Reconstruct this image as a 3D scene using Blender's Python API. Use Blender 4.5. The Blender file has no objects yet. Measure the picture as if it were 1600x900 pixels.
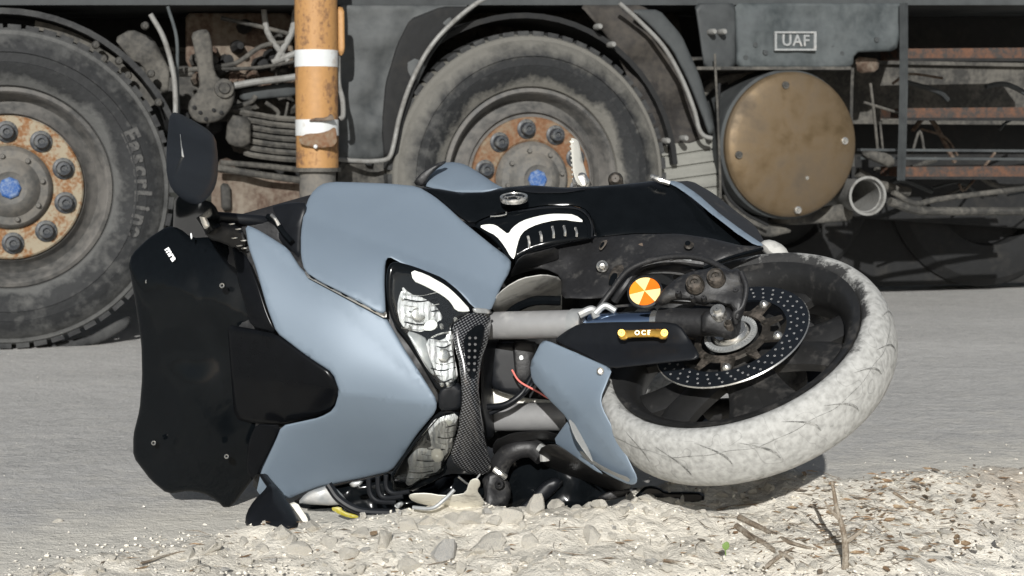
import bpy, math, random
import numpy as np
from mathutils import Vector, Matrix, noise
from mathutils.geometry import delaunay_2d_cdt
R = math.radians
rnd = random.Random(7)
S = bpy.context.scene
# ---------------------------------------------------------------- camera, sky, sun, exposure
FPX = 2528.0
cam_d = bpy.data.cameras.new('camera'); cam = bpy.data.objects.new('camera', cam_d)
S.collection.objects.link(cam); S.camera = cam
cam.location = (0, 0, .69); cam.rotation_euler = (R(90-4.97), 0, 0)
cam_d.sensor_width = 36; cam_d.lens = FPX/1600*36; cam_d.clip_end = 500; cam_d.clip_start = .05
cam_d.dof.use_dof = True; cam_d.dof.focus_distance = 2.95; cam_d.dof.aperture_fstop = 10
SUN_EL, SUN_AZ = 22.0, -3.0      # light comes from behind the camera, a little to its left
wd = bpy.data.worlds.new('World'); S.world = wd; wd.use_nodes = True
nt = wd.node_tree
sky = nt.nodes.new('ShaderNodeTexSky'); sky.sky_type = 'NISHITA'; sky.sun_disc = False
sky.sun_elevation = R(SUN_EL); sky.sun_rotation = R(180-SUN_AZ)
hs = nt.nodes.new('ShaderNodeHueSaturation'); hs.inputs['Saturation'].default_value = .45; nt.links.new(sky.outputs[0], hs.inputs['Color'])
nt.links.new(hs.outputs[0], nt.nodes['Background'].inputs[0]); nt.nodes['Background'].inputs[1].default_value = .05
sun_d = bpy.data.lights.new('sun', 'SUN'); sun_d.energy = 3.6; sun_d.angle = R(.6); sun_d.color = (1, .985, .955)
sun = bpy.data.objects.new('sun', sun_d); S.collection.objects.link(sun)
sun.location = (0, -3, 5)
sun.rotation_euler = Vector((-math.sin(R(SUN_AZ))*math.cos(R(SUN_EL)), math.cos(R(SUN_AZ))*math.cos(R(SUN_EL)), -math.sin(R(SUN_EL)))).to_track_quat('-Z', 'Y').to_euler()
S.view_settings.view_transform = 'Standard'; S.view_settings.look = 'None'
S.view_settings.exposure = .45; S.view_settings.gamma = 1

# ---------------------------------------------------------------- helpers
CR = cam.rotation_euler.to_matrix(); CL = Vector(cam.location)
def W(px, py, D):
    return CL + CR @ Vector(((px-800)/FPX*D, -(py-450)/FPX*D, -D))
def ray(px, py): return CR @ Vector(((px-800)/FPX, -(py-450)/FPX, -1))
def G(px, py, z=0.0):
    d = ray(px, py); t = (z-CL.z)/d.z; return CL + d*t
WM = {}
def tag(o, label=None, cat=None, group=None, kind=None):
    if label: o['label'] = label
    if cat: o['category'] = cat
    if group: o['group'] = group
    if kind: o['kind'] = kind
    return o
def empty(name, loc, label=None, cat=None, group=None):
    o = bpy.data.objects.new(name, None); S.collection.objects.link(o); o.location = loc
    o.empty_display_size = .1
    WM[o.name] = Matrix.Translation(loc); return tag(o, label, cat, group)
def link(name, me, parent=None, M=None):
    o = bpy.data.objects.new(name, me); S.collection.objects.link(o)
    P = WM[parent.name] if parent else Matrix()
    if M is None: M = P
    o.parent = parent; o.matrix_basis = P.inverted() @ M
    WM[o.name] = M.copy(); return o
def mk(name, vs, fs, mat, parent=None, M=None, smooth=35, flip=False):
    P = (WM[parent.name] if parent else Matrix()) if M is None else None
    me = bpy.data.meshes.new(name)
    if P is not None:
        Pi = P.inverted(); vs = [Pi @ Vector(v) for v in vs]
    me.from_pydata([tuple(v) for v in vs], [], fs); me.validate()
    me.materials.append(mat)
    if smooth:
        me.polygons.foreach_set('use_smooth', [True]*len(me.polygons))
        me.set_sharp_from_angle(angle=R(smooth))
    me.update()
    return link(name, me, parent, M)
class Geo:
    def __init__(s): s.v = []; s.f = []
    def add(s, vs, fs):
        n = len(s.v); s.v += [Vector(v) for v in vs]; s.f += [tuple(i+n for i in f) for f in fs]
    def box(s, c, h, M=None):
        vs = [Vector((c[0]+i*h[0], c[1]+j*h[1], c[2]+k*h[2])) for i in (-1,1) for j in (-1,1) for k in (-1,1)]
        if M is not None: vs = [M @ v for v in vs]
        s.add(vs, [(0,1,3,2),(4,6,7,5),(0,4,5,1),(2,3,7,6),(0,2,6,4),(1,5,7,3)])
    def build(s, name, mat, parent=None, M=None, smooth=35): return mk(name, s.v, s.f, mat, parent, M, smooth)
def catmull(P, n=6, closed=False):
    P = [Vector(p) for p in P]; out = []
    N = len(P)
    if N < 3: return P
    for i in range(N if closed else N-1):
        p0 = P[(i-1) % N] if closed or i > 0 else P[0]*2-P[1]
        p1 = P[i]; p2 = P[(i+1) % N]
        p3 = P[(i+2) % N] if closed or i+2 < N else P[-1]*2-P[-2]
        for k in range(n):
            t = k/n
            out.append(.5*((2*p1)+(p2-p0)*t+(2*p0-5*p1+4*p2-p3)*t*t+(3*p1-p0-3*p2+p3)*t**3))
    if not closed: out.append(P[-1])
    return out
def tube_geo(P, r, seg=10, cap=True, bore=0):
    rs = r if isinstance(r, (list, tuple)) else None
    n = len(P); vs = []; fs = []
    T = [(P[min(i+1, n-1)]-P[max(i-1, 0)]).normalized() for i in range(n)]
    up = Vector((0, 0, 1)) if abs(T[0].z) < .9 else Vector((1, 0, 0))
    nrm = T[0].cross(up).normalized()
    for i in range(n):
        nrm = (nrm - T[i]*nrm.dot(T[i])).normalized(); b = T[i].cross(nrm)
        rr = (rs[0]+(rs[1]-rs[0])*i/(n-1) if len(rs) == 2 else rs[i]) if rs else r
        for k in range(seg):
            a = 2*math.pi*k/seg; vs.append(P[i]+(nrm*math.cos(a)+b*math.sin(a))*rr)
    for i in range(n-1):
        for k in range(seg):
            k2 = (k+1) % seg; fs.append((i*seg+k, i*seg+k2, (i+1)*seg+k2, (i+1)*seg+k))
    if cap: fs.append(tuple(range(seg))[::-1]); fs.append(tuple((n-1)*seg+k for k in range(seg)))
    return vs, fs
def tube(name, P, r, mat, parent=None, seg=12, sm=6, cap=True):
    P = [W(*p) if not isinstance(p, Vector) else p for p in P]
    if sm: P = catmull(P, sm) if not isinstance(r, list) or len(r) == 2 else P
    return mk(name, *tube_geo(P, r, seg, cap), mat, parent)
def frame(origin, z, x=None):
    z = Vector(z).normalized(); x = Vector(x) if x is not None else Vector((0, 0, 1)).cross(z)
    x = (x - z*x.dot(z)).normalized(); y = z.cross(x)
    M = Matrix((x, y, z)).transposed().to_4x4(); M.translation = origin; return M
def lathe_geo(prof, seg=64, close=False):
    vs = []; fs = []; n = len(prof)
    for r, z in prof:
        for k in range(seg):
            a = 2*math.pi*k/seg; vs.append(Vector((r*math.cos(a), r*math.sin(a), z)))
    for i in range(n if close else n-1):
        j = (i+1) % n
        for k in range(seg):
            k2 = (k+1) % seg; fs.append((i*seg+k, i*seg+k2, j*seg+k2, j*seg+k))
    return vs, fs
def lathe(name, prof, mat, parent, M, seg=64, close=False, cap=False, smooth=35):
    vs, fs = lathe_geo(prof, seg, close)
    if cap: fs.append(tuple(range(seg))[::-1]); fs.append(tuple((len(prof)-1)*seg+k for k in range(seg)))
    return mk(name, vs, fs, mat, parent, M, smooth)
def cyl(name, M, r, z0, z1, mat, parent, seg=20, bev=.0):
    b = bev or min(r, abs(z1-z0))*.15
    return lathe(name, [(r-b, z0), (r, z0+b), (r, z1-b), (r-b, z1)], mat, parent, M, seg, cap=True)
def tps(ctrl):
    P = np.array(ctrl, float); n = len(P); X = P[:, :2]/300.0
    if n == 1: return lambda q: np.full(len(q), P[0, 2])
    d = np.linalg.norm(X[:, None]-X[None], axis=2); K = np.where(d > 0, d*d*np.log(d+1e-12), 0)+np.eye(n)*.02
    if n < 4: K = np.eye(n)*1e3
    A = np.zeros((n+3, n+3)); A[:n, :n] = K; A[:n, n:] = np.c_[np.ones(n), X]; A[n:, :n] = A[:n, n:].T
    w = np.linalg.lstsq(A, np.r_[P[:, 2], 0, 0, 0], rcond=None)[0]
    def f(q):
        Q = np.asarray(q, float)/300.0; d = np.linalg.norm(Q[:, None]-X[None], axis=2)
        return np.where(d > 0, d*d*np.log(d+1e-12), 0) @ w[:n] + np.c_[np.ones(len(Q)), Q] @ w[n:]
    return f
def polydist(Q, B):
    A = B; C = np.roll(B, -1, axis=0); out = np.full(len(Q), 1e9)
    for a, c in zip(A, C):
        ab = c-a; L = ab @ ab
        if L == 0: continue
        t = np.clip(((Q-a) @ ab)/L, 0, 1); p = a+t[:, None]*ab
        out = np.minimum(out, np.linalg.norm(Q-p, axis=1))
    return out
def inside(Q, B):
    x, y = Q[:, 0], Q[:, 1]; c = np.zeros(len(Q), bool); n = len(B)
    for i in range(n):
        x1, y1 = B[i]; x2, y2 = B[(i+1) % n]
        if y1 == y2: continue
        m = ((y1 > y) != (y2 > y)) & (x < (x2-x1)*(y-y1)/(y2-y1)+x1); c ^= m
    return c
def roundcut(P, k=.2, it=1):
    for _ in range(it):
        o = []
        for i in range(len(P)):
            a = P[i-1]; b = P[i]; c = P[(i+1) % len(P)]
            la = math.dist(a, b); lc = math.dist(b, c)
            m = min(6, la*k) if k < .5 else la*.25; n = min(6, lc*k) if k < .5 else lc*.25
            o += [tuple(b[j]+(a[j]-b[j])*m/max(la, 1e-6) for j in (0, 1)), tuple(b[j]+(c[j]-b[j])*n/max(lc, 1e-6) for j in (0, 1))]
        P = o
    return P
def pillow(name, P, ctrl, mat, parent=None, front=.004, back=.006, Rp=5, crease=(), res=12, soft=1, proj=None, smooth=40, wob=0):
    """a closed shell: outline in photograph pixels, its own depth field, rolled edges and real thickness"""
    if soft == 2: P = [tuple(v)[:2] for v in catmull([Vector((p[0], p[1], 0)) for p in P], 5, True)]
    elif soft: P = roundcut(P, .25, 1)
    B = []
    for i in range(len(P)):
        a = np.array(P[i], float); c = np.array(P[(i+1) % len(P)], float); n = max(1, int(np.linalg.norm(c-a)/6))
        for k in range(n): B.append(a+(c-a)*k/n)
    B = np.array(B)
    B = B[np.linalg.norm(B-np.roll(B, 1, axis=0), axis=1) > .3]
    ins = []
    Nn = np.roll(B, -1, axis=0)-np.roll(B, 1, axis=0); Nn = np.c_[-Nn[:, 1], Nn[:, 0]]; Nn /= (np.linalg.norm(Nn, axis=1)[:, None]+1e-9)
    ar = np.sum(B[:, 0]*np.roll(B[:, 1], -1)-np.roll(B[:, 0], -1)*B[:, 1])
    if ar < 0: Nn = -Nn
    for t in (.12, .4, .8):
        q = B+Nn*Rp*t; m = inside(q, B) & (polydist(q, B) > Rp*t*.93); ins.append(q[m])
    lo = B.min(0); hi = B.max(0)
    gx, gy = np.meshgrid(np.arange(lo[0], hi[0], res), np.arange(lo[1], hi[1], res)); gx = gx+(np.arange(gx.shape[0]) % 2)[:, None]*res/2
    q = np.c_[gx.ravel(), gy.ravel()]; q = q[inside(q, B)]
    if len(q): q = q[polydist(q, B) > Rp*1.05]; ins.append(q)
    for cr in crease:
        a, c = np.array(cr[0], float), np.array(cr[1], float); t = np.linspace(0, 1, 40)[:, None]; q = a+(c-a)*t
        q = q[inside(q, B)]; q = q[polydist(q, B) > 1.5] if len(q) else q; ins.append(q)
    I = np.vstack(ins) if ins else np.zeros((0, 2))
    allp = [Vector(p) for p in np.vstack([B, I])]; nb = len(B)
    vo, eo, fo, *_ = delaunay_2d_cdt(allp, [(i, (i+1) % nb) for i in range(nb)], [], 1, .05)
    V = np.array([tuple(v) for v in vo]); d = polydist(V, B)
    t = np.clip(d/Rp, 0, 1); h = np.sqrt(t*(2-t))
    base = tps(ctrl)(V)
    for cr in crease:
        a, c = np.array(cr[0], float), np.array(cr[1], float); nn = np.array([-(c-a)[1], (c-a)[0]]); nn /= np.linalg.norm(nn)
        base = base+cr[2]*np.maximum(0, (V-a) @ nn)
    if wob: base = base+np.array([noise.noise(Vector((v[0]/40, v[1]/40, 3.3)))*wob for v in V])
    f = proj or W
    fv = [f(v[0], v[1], D) for v, D in zip(V, base-front*h)]
    n = len(V); idx = {}; bv = []
    for i in range(n):
        if d[i] < .2: idx[i] = i
        else: idx[i] = n+len(bv); bv.append(f(V[i][0], V[i][1], base[i]+back*h[i]))
    fs = []
    for tri in fo:
        tri = tuple(tri); a, b, c = (V[i] for i in tri[:3])
        if (b[0]-a[0])*(c[1]-a[1])-(b[1]-a[1])*(c[0]-a[0]) > 0: tri = tri[::-1]
        fs.append(tri); fs.append(tuple(idx[i] for i in tri)[::-1])
    return mk(name, fv+bv, fs, mat, parent, None, smooth)
def dup_tree(o, parent, M):
    c = o.copy(); S.collection.objects.link(c); c.parent = parent
    c.matrix_basis = (WM[parent.name].inverted() if parent else Matrix()) @ M; WM[c.name] = M
    return c
def text_mesh(name, s, size, depth, mat, parent, M, spacing=1.0, bold=0.0):
    cu = bpy.data.curves.new(name, 'FONT'); cu.body = s; cu.size = size; cu.extrude = depth; cu.space_character = spacing
    cu.align_x = 'CENTER'; cu.align_y = 'CENTER'; cu.offset = bold
    t = bpy.data.objects.new('tmp', cu); S.collection.objects.link(t); bpy.context.view_layer.update()
    me = bpy.data.meshes.new_from_object(t.evaluated_get(bpy.context.evaluated_depsgraph_get())); bpy.data.objects.remove(t)
    me.name = name; me.materials.clear(); me.materials.append(mat)
    return link(name, me, parent, M)

# ---------------------------------------------------------------- materials
def NN(t, k): return t.nodes.new('ShaderNode'+k)
def mat(name, col, rough=.5, metal=0, dust=0, dcol=(.34, .32, .29), scale=6, bump=.0, bscale=60, coat=0, var=.25, streak=None, spec=.5, contrast=.12):
    m = bpy.data.materials.new(name); m.use_nodes = True; t = m.node_tree; b = t.nodes['Principled BSDF']
    tc = NN(t, 'TexCoord'); L = t.links.new
    n1 = NN(t, 'TexNoise'); n1.inputs['Scale'].default_value = scale; n1.inputs['Detail'].default_value = 8; n1.inputs['Roughness'].default_value = .65
    if streak:
        mp = NN(t, 'Mapping'); mp.inputs['Scale'].default_value = streak; L(tc.outputs['Object'], mp.inputs[0]); L(mp.outputs[0], n1.inputs['Vector'])
    else: L(tc.outputs['Object'], n1.inputs['Vector'])
    n2 = NN(t, 'TexNoise'); n2.inputs['Scale'].default_value = scale*7; n2.inputs['Detail'].default_value = 6; L(tc.outputs['Object'], n2.inputs['Vector'])
    mx = NN(t, 'Mix'); mx.data_type = 'RGBA'; mx.inputs[6].default_value = (*[c*(1-var) for c in col], 1); mx.inputs[7].default_value = (*[min(1, c*(1+var)) for c in col], 1)
    L(n2.outputs[0], mx.inputs[0]); out = mx.outputs[2]
    rr = NN(t, 'MapRange'); rr.inputs['To Min'].default_value = max(.02, rough-.07); rr.inputs['To Max'].default_value = min(1, rough+.1); L(n1.outputs[0], rr.inputs[0]); rout = rr.outputs[0]
    if dust:
        ad = NN(t, 'Math'); ad.operation = 'MULTIPLY_ADD'; L(n2.outputs[0], ad.inputs[0]); ad.inputs[1].default_value = .45; L(n1.outputs[0], ad.inputs[2])
        rp = NN(t, 'MapRange'); c = .725+.42*(.5-dust); rp.inputs[1].default_value = c-contrast; rp.inputs[2].default_value = c+contrast; L(ad.outputs[0], rp.inputs[0])
        m2 = NN(t, 'Mix'); m2.data_type = 'RGBA'; L(rp.outputs[0], m2.inputs[0]); L(out, m2.inputs[6]); m2.inputs[7].default_value = (*dcol, 1); out = m2.outputs[2]
        m3 = NN(t, 'Mix'); L(rp.outputs[0], m3.inputs[0]); L(rout, m3.inputs[2]); m3.inputs[3].default_value = .9; rout = m3.outputs[0]
        if metal:
            m4 = NN(t, 'Mix'); L(rp.outputs[0], m4.inputs[0]); m4.inputs[2].default_value = metal; m4.inputs[3].default_value = 0; L(m4.outputs[0], b.inputs['Metallic'])
    L(out, b.inputs['Base Color']); L(rout, b.inputs['Roughness'])
    if not (metal and dust): b.inputs['Metallic'].default_value = metal
    b.inputs['Coat Weight'].default_value = coat; b.inputs['Coat Roughness'].default_value = .05; b.inputs['Specular IOR Level'].default_value = spec
    if bump:
        nb = NN(t, 'TexNoise'); nb.inputs['Scale'].default_value = bscale; nb.inputs['Detail'].default_value = 6; L(tc.outputs['Object'], nb.inputs['Vector'])
        bp = NN(t, 'Bump'); bp.inputs['Strength'].default_value = 1; bp.inputs['Distance'].default_value = bump; L(nb.outputs[0], bp.inputs['Height']); L(bp.outputs[0], b.inputs['Normal'])
    return m
m_blue = mat('blue_grey_paint', (.158, .20, .248), .5, .15, dust=.0, dcol=(.20, .25, .31), scale=2.2, var=.05, coat=.0, contrast=.10, streak=(1, 1, .35))
m_gloss = mat('gloss_black', (.004, .005, .006), .12, 0, var=.3, spec=.14)
m_satin = mat('satin_black_plastic', (.008, .009, .011), .36, 0, dust=.0, dcol=(.08, .08, .075), scale=9, var=.3, contrast=.12, spec=.25)
m_smoke = mat('smoked_screen', (.003, .004, .005), .12, 0, dust=.0, dcol=(.03, .03, .03), scale=14, var=.3, spec=.2, contrast=.1)
m_cowl = mat('black_cowl', (.004, .0045, .0055), .2, 0, var=.3, spec=.12)
m_mblack = mat('matt_black_mirror', (.003, .0035, .004), .2, 0, var=.2, spec=.02)
m_rough = mat('dusty_black_plastic', (.014, .014, .015), .5, 0, dust=.12, dcol=(.06, .057, .052), scale=16, var=.4, bump=.0006, bscale=150)
m_fork = mat('grey_fork_metal', (.36, .36, .36), .4, .35, dust=.06, dcol=(.40, .395, .38), scale=8, var=.12, bump=.0002, bscale=300)
m_chrome = mat('blued_chrome', (.35, .45, .62), .08, 1, var=.05)
m_steel = mat('bright_steel', (.6, .59, .56), .25, .9, dust=.12, scale=20, var=.1)
m_gold = mat('gold_anodised', (.85, .5, .1), .28, .85, var=.15, scale=30)
m_goldtxt = mat('pale_gold_lettering', (.85, .74, .52), .4, .2, var=.1)
m_rim = mat('dark_gunmetal_rim', (.02, .02, .02), .4, .2, dust=.1, dcol=(.075, .07, .064), scale=9, var=.3, bump=.0002, bscale=200)
m_disc = mat('brake_disc_steel', (.018, .022, .028), .34, .5, var=.3, scale=20)
m_carrier = mat('dusty_disc_carrier', (.045, .04, .034), .5, .5, dust=.35, dcol=(.11, .092, .076), scale=22, var=.3)
m_amber = mat('amber_reflector', (.9, .28, .02), .15, 0, var=.1)
m_amberlit = mat('amber_reflector_bright', (1.0, .72, .3), .15, 0, var=.1)
m_amberdk = mat('amber_reflector_deep', (.75, .16, .01), .15, 0, var=.15)
m_drl = mat('white_light_guide', (.92, .92, .86), .2, 0, var=.03, coat=.5)
m_white = mat('white_scuffed_plastic', (.78, .76, .68), .4, 0, dust=.1, scale=14, var=.08)
m_logo = mat('white_print', (.8, .82, .83), .4, 0, var=.05)
m_yellow = mat('yellow_plastic', (.35, .30, .03), .4, 0, dust=.2, scale=20)
m_red = mat('red_wire', (.75, .2, .17), .35)
m_silver = mat('silver_grey_plastic', (.33, .34, .34), .35, .3, dust=.2, scale=9)
m_dustpl = mat('limestone_dusted_plastic', (.10, .10, .10), .6, 0, dust=.75, dcol=(.46, .455, .43), scale=7, var=.3, bump=.0008, bscale=90)
# truck
m_rubber = mat('dusty_truck_rubber', (.006, .0068, .008), .7, 0, dust=.34, dcol=(.07, .071, .069), scale=3.6, var=.4, bump=.003, bscale=45, contrast=.2)
m_letter = mat('dusty_raised_rubber', (.085, .084, .08), .85, 0, dust=.5, dcol=(.04, .04, .04), scale=20, var=.3)
m_trim = mat('dusty_grey_rim', (.07, .07, .068), .6, .1, dust=.5, dcol=(.135, .128, .118), scale=5, var=.3, bump=.001, bscale=60)
m_rust = mat('rust_and_cream_flange', (.19, .085, .028), .75, 0, dust=.55, dcol=(.27, .23, .165), scale=13, var=.4, bump=.0012, bscale=80, contrast=.07)
m_rust2 = mat('rusty_orange_flange', (.15, .068, .028), .75, 0, dust=.42, dcol=(.18, .145, .10), scale=11, var=.4, bump=.0012, bscale=80)
m_hub = mat('grey_hub_casting', (.10, .098, .092), .7, .1, dust=.4, dcol=(.15, .138, .12), scale=9, var=.3, bump=.001)
m_nut = mat('black_nut_cap', (.03, .034, .04), .45, .1, dust=.3, dcol=(.14, .14, .13), scale=40, var=.3)
m_cap = mat('blue_hub_cap', (.014, .075, .25), .5, 0, dust=.25, dcol=(.2, .25, .33), scale=40, var=.25)
m_body = mat('dusty_dark_body', (.018, .021, .023), .55, 0, dust=.55, dcol=(.06, .066, .067), scale=3, var=.3, streak=(1, 1, .5), bump=.001, bscale=30, contrast=.25)
m_flank = mat('dusty_grey_mudguard', (.035, .04, .042), .6, 0, dust=.6, dcol=(.095, .10, .10), scale=3.5, var=.3, bump=.001, bscale=30, contrast=.2)
m_black = mat('black_underbody', (.006, .0065, .007), .8, 0, dust=.2, dcol=(.02, .019, .017), scale=5, var=.5, bump=.003, bscale=20)
m_mud = mat('brown_mud_liner', (.018, .016, .015), .8, 0, dust=.45, dcol=(.05, .044, .037), scale=5, var=.4, bump=.004, bscale=18)
m_metal = mat('mud_grey_chassis', (.035, .034, .031), .75, .1, dust=.45, dcol=(.10, .094, .082), scale=8, var=.4, bump=.002, bscale=40)
m_brown = mat('rust_brown_panel', (.075, .045, .03), .8, 0, dust=.42, dcol=(.17, .145, .115), scale=7, var=.5, streak=(1, 1, .3), bump=.002, bscale=30)
m_pipe = mat('pale_grey_edge_trim', (.21, .21, .20), .5, 0, dust=.35, dcol=(.13, .125, .115), scale=10, var=.15)
m_box = mat('worn_blue_grey_box', (.03, .038, .041), .6, .1, dust=.5, dcol=(.08, .09, .092), scale=4.5, var=.4, streak=(1, 1, .6), bump=.002, bscale=25, contrast=.18)
m_drum = mat('brassy_dusty_cover', (.17, .12, .066), .34, .75, dust=.38, dcol=(.055, .043, .03), scale=3, var=.2, bump=.0008, bscale=25, contrast=.25)
m_plank = mat('beige_grey_planks', (.20, .20, .18), .8, 0, dust=.4, dcol=(.14, .14, .127), scale=6, var=.2, streak=(.4, .4, 3), bump=.001, bscale=50)
m_orange = mat('worn_orange_paint', (.38, .205, .075), .6, 0, dust=.34, dcol=(.17, .09, .045), scale=9, streak=(1, 1, .35), var=.2, bump=.001, bscale=60, contrast=.06)
m_band = mat('white_reflective_band', (.6, .62, .62), .5, 0, dust=.12, dcol=(.35, .3, .25), scale=9, var=.08)
m_rung = mat('rusty_step', (.11, .05, .027), .8, 0, dust=.52, dcol=(.035, .032, .03), scale=25, var=.6, bump=.004, bscale=50)
m_twig = mat('dry_twig_bark', (.16, .125, .09), .85, 0, dust=.35, dcol=(.32, .29, .24), scale=40, var=.4, bump=.001, bscale=200)
m_leafdry = mat('dry_brown_leaf', (.21, .13, .07), .8, 0, dust=.3, dcol=(.38, .30, .2), scale=30, var=.5)
m_leafgreen = mat('green_leaf', (.12, .2, .04), .6, 0, scale=30)
m_stone = mat('pale_limestone', (.78, .735, .64), .9, 0, dust=.3, dcol=(.62, .595, .54), scale=13, var=.22, bump=.003, bscale=120)
m_stoneg = mat('grey_limestone', (.48, .475, .455), .9, 0, dust=.45, dcol=(.66, .63, .57), scale=16, var=.25, bump=.003, bscale=100)

# carbon weave
m_carbon = mat('carbon_weave', (.01, .01, .011), .2, 0, coat=.5)
t = m_carbon.node_tree; b = t.nodes['Principled BSDF']; tc = NN(t, 'TexCoord')
mp = NN(t, 'Mapping'); mp.inputs['Rotation'].default_value = (0, R(28), 0); t.links.new(tc.outputs['Object'], mp.inputs[0])
wv = NN(t, 'TexWave'); wv.wave_type = 'BANDS'; wv.bands_direction = 'Z'; wv.inputs['Scale'].default_value = 75; t.links.new(mp.outputs[0], wv.inputs['Vector'])
wx = NN(t, 'TexWave'); wx.bands_direction = 'X'; wx.inputs['Scale'].default_value = 60; t.links.new(mp.outputs[0], wx.inputs['Vector'])
mm = NN(t, 'Math'); mm.operation = 'MULTIPLY'; t.links.new(wv.outputs['Fac'], mm.inputs[0]); t.links.new(wx.outputs['Fac'], mm.inputs[1])
ad = NN(t, 'Math'); ad.operation = 'MULTIPLY_ADD'; t.links.new(wv.outputs['Fac'], ad.inputs[0]); ad.inputs[1].default_value = .6; t.links.new(mm.outputs[0], ad.inputs[2])
cr = NN(t, 'ValToRGB'); cr.color_ramp.elements[0].position = .55; cr.color_ramp.elements[0].color = (.004, .004, .005, 1); cr.color_ramp.elements[1].position = 1.0; cr.color_ramp.elements[1].color = (.13, .133, .137, 1)
t.links.new(ad.outputs[0], cr.inputs[0]); t.links.new(cr.outputs[0], b.inputs['Base Color'])
# fluted headlight reflector
m_refl = mat('headlight_reflector', (.95, .96, .96), .16, .4, var=.18, scale=16)
t = m_refl.node_tree; b = t.nodes['Principled BSDF']; tc = NN(t, 'TexCoord'); wv = NN(t, 'TexWave'); wv.wave_type = 'BANDS'; wv.bands_direction = 'X'; wv.inputs['Scale'].default_value = 30; wv.inputs['Distortion'].default_value = 2.2; wv.inputs['Detail Scale'].default_value = 3
t.links.new(tc.outputs['Object'], wv.inputs['Vector']); bp = NN(t, 'Bump'); bp.inputs['Distance'].default_value = .0025; t.links.new(wv.outputs['Fac'], bp.inputs['Height']); t.links.new(bp.outputs[0], b.inputs['Normal'])
# clear lens
m_lens = bpy.data.materials.new('clear_lens'); m_lens.use_nodes = True; t = m_lens.node_tree; t.nodes.remove(t.nodes['Principled BSDF'])
tr = NN(t, 'BsdfTransparent'); tr.inputs[0].default_value = (.98, .99, .99, 1); gl = NN(t, 'BsdfGlossy'); gl.inputs['Roughness'].default_value = .04; fr = NN(t, 'Fresnel'); fr.inputs[0].default_value = 1.45
ms = NN(t, 'MixShader'); t.links.new(fr.outputs[0], ms.inputs[0]); t.links.new(tr.outputs[0], ms.inputs[1]); t.links.new(gl.outputs[0], ms.inputs[2]); t.links.new(ms.outputs[0], t.nodes['Material Output'].inputs[0])
# front tyre: black wall near the rim, limestone dust elsewhere (dirt, in the wheel's own coordinates)
m_tyre = bpy.data.materials.new('dusted_motorcycle_tyre'); m_tyre.use_nodes = True; t = m_tyre.node_tree; b = t.nodes['Principled BSDF']; L = t.links.new
tc = NN(t, 'TexCoord'); se = NN(t, 'SeparateXYZ'); L(tc.outputs['Object'], se.inputs[0])
def mth(t, op, a, b_=None, c=None):
    n = NN(t, 'Math'); n.operation = op
    for i, v in enumerate((a, b_, c)):
        if v is None: continue
        if isinstance(v, (int, float)): n.inputs[i].default_value = v
        else: t.links.new(v, n.inputs[i])
    return n.outputs[0]
rad = mth(t, 'SQRT', mth(t, 'ADD', mth(t, 'MULTIPLY', se.outputs[0], se.outputs[0]), mth(t, 'MULTIPLY', se.outputs[1], se.outputs[1])))
n1 = NN(t, 'TexNoise'); n1.inputs['Scale'].default_value = 22; n1.inputs['Detail'].default_value = 9; n1.inputs['Roughness'].default_value = .75; L(tc.outputs['Object'], n1.inputs['Vector'])
n3 = NN(t, 'TexNoise'); n3.inputs['Scale'].default_value = 5; n3.inputs['Detail'].default_value = 3; L(tc.outputs['Object'], n3.inputs['Vector'])
v = mth(t, 'MULTIPLY_ADD', n1.outputs[0], .105, rad)
v = mth(t, 'MULTIPLY_ADD', n3.outputs[0], .03, v)
v = mth(t, 'MULTIPLY_ADD', se.outputs[1], -.055, v)
v = mth(t, 'MULTIPLY_ADD', se.outputs[2], -.25, v)
rp = NN(t, 'MapRange'); L(v, rp.inputs[0]); rp.inputs[1].default_value = .276; rp.inputs[2].default_value = .290
n2 = NN(t, 'TexNoise'); n2.inputs['Scale'].default_value = 90; n2.inputs['Detail'].default_value = 8; L(tc.outputs['Object'], n2.inputs['Vector'])
cd = NN(t, 'ValToRGB'); cd.color_ramp.elements[0].position = .3; cd.color_ramp.elements[0].color = (.26, .26, .248, 1); cd.color_ramp.elements[1].position = .62; cd.color_ramp.elements[1].color = (.40, .40, .385, 1); L(n2.outputs[0], cd.inputs[0])
ws = NN(t, 'TexNoise'); ws.inputs['Scale'].default_value = 16; ws.inputs['Detail'].default_value = 1; ws.inputs['Distortion'].default_value = .3; L(tc.outputs['Object'], ws.inputs['Vector'])
sc = mth(t, 'ABSOLUTE', mth(t, 'SUBTRACT', ws.outputs[0], .52)); sc = mth(t, 'LESS_THAN', sc, .0045)
mxs = NN(t, 'Mix'); mxs.data_type = 'RGBA'; L(mth(t, 'MULTIPLY', sc, .3), mxs.inputs[0]); L(cd.outputs[0], mxs.inputs[6]); mxs.inputs[7].default_value = (.12, .12, .115, 1)
mx = NN(t, 'Mix'); mx.data_type = 'RGBA'; L(rp.outputs[0], mx.inputs[0]); mx.inputs[6].default_value = (.03, .03, .03, 1); L(mxs.outputs[2], mx.inputs[7]); L(mx.outputs[2], b.inputs['Base Color']); b.inputs['Roughness'].default_value = .8
bp = NN(t, 'Bump'); bp.inputs['Distance'].default_value = .0015; L(n2.outputs[0], bp.inputs['Height']); L(bp.outputs[0], b.inputs['Normal'])

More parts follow.
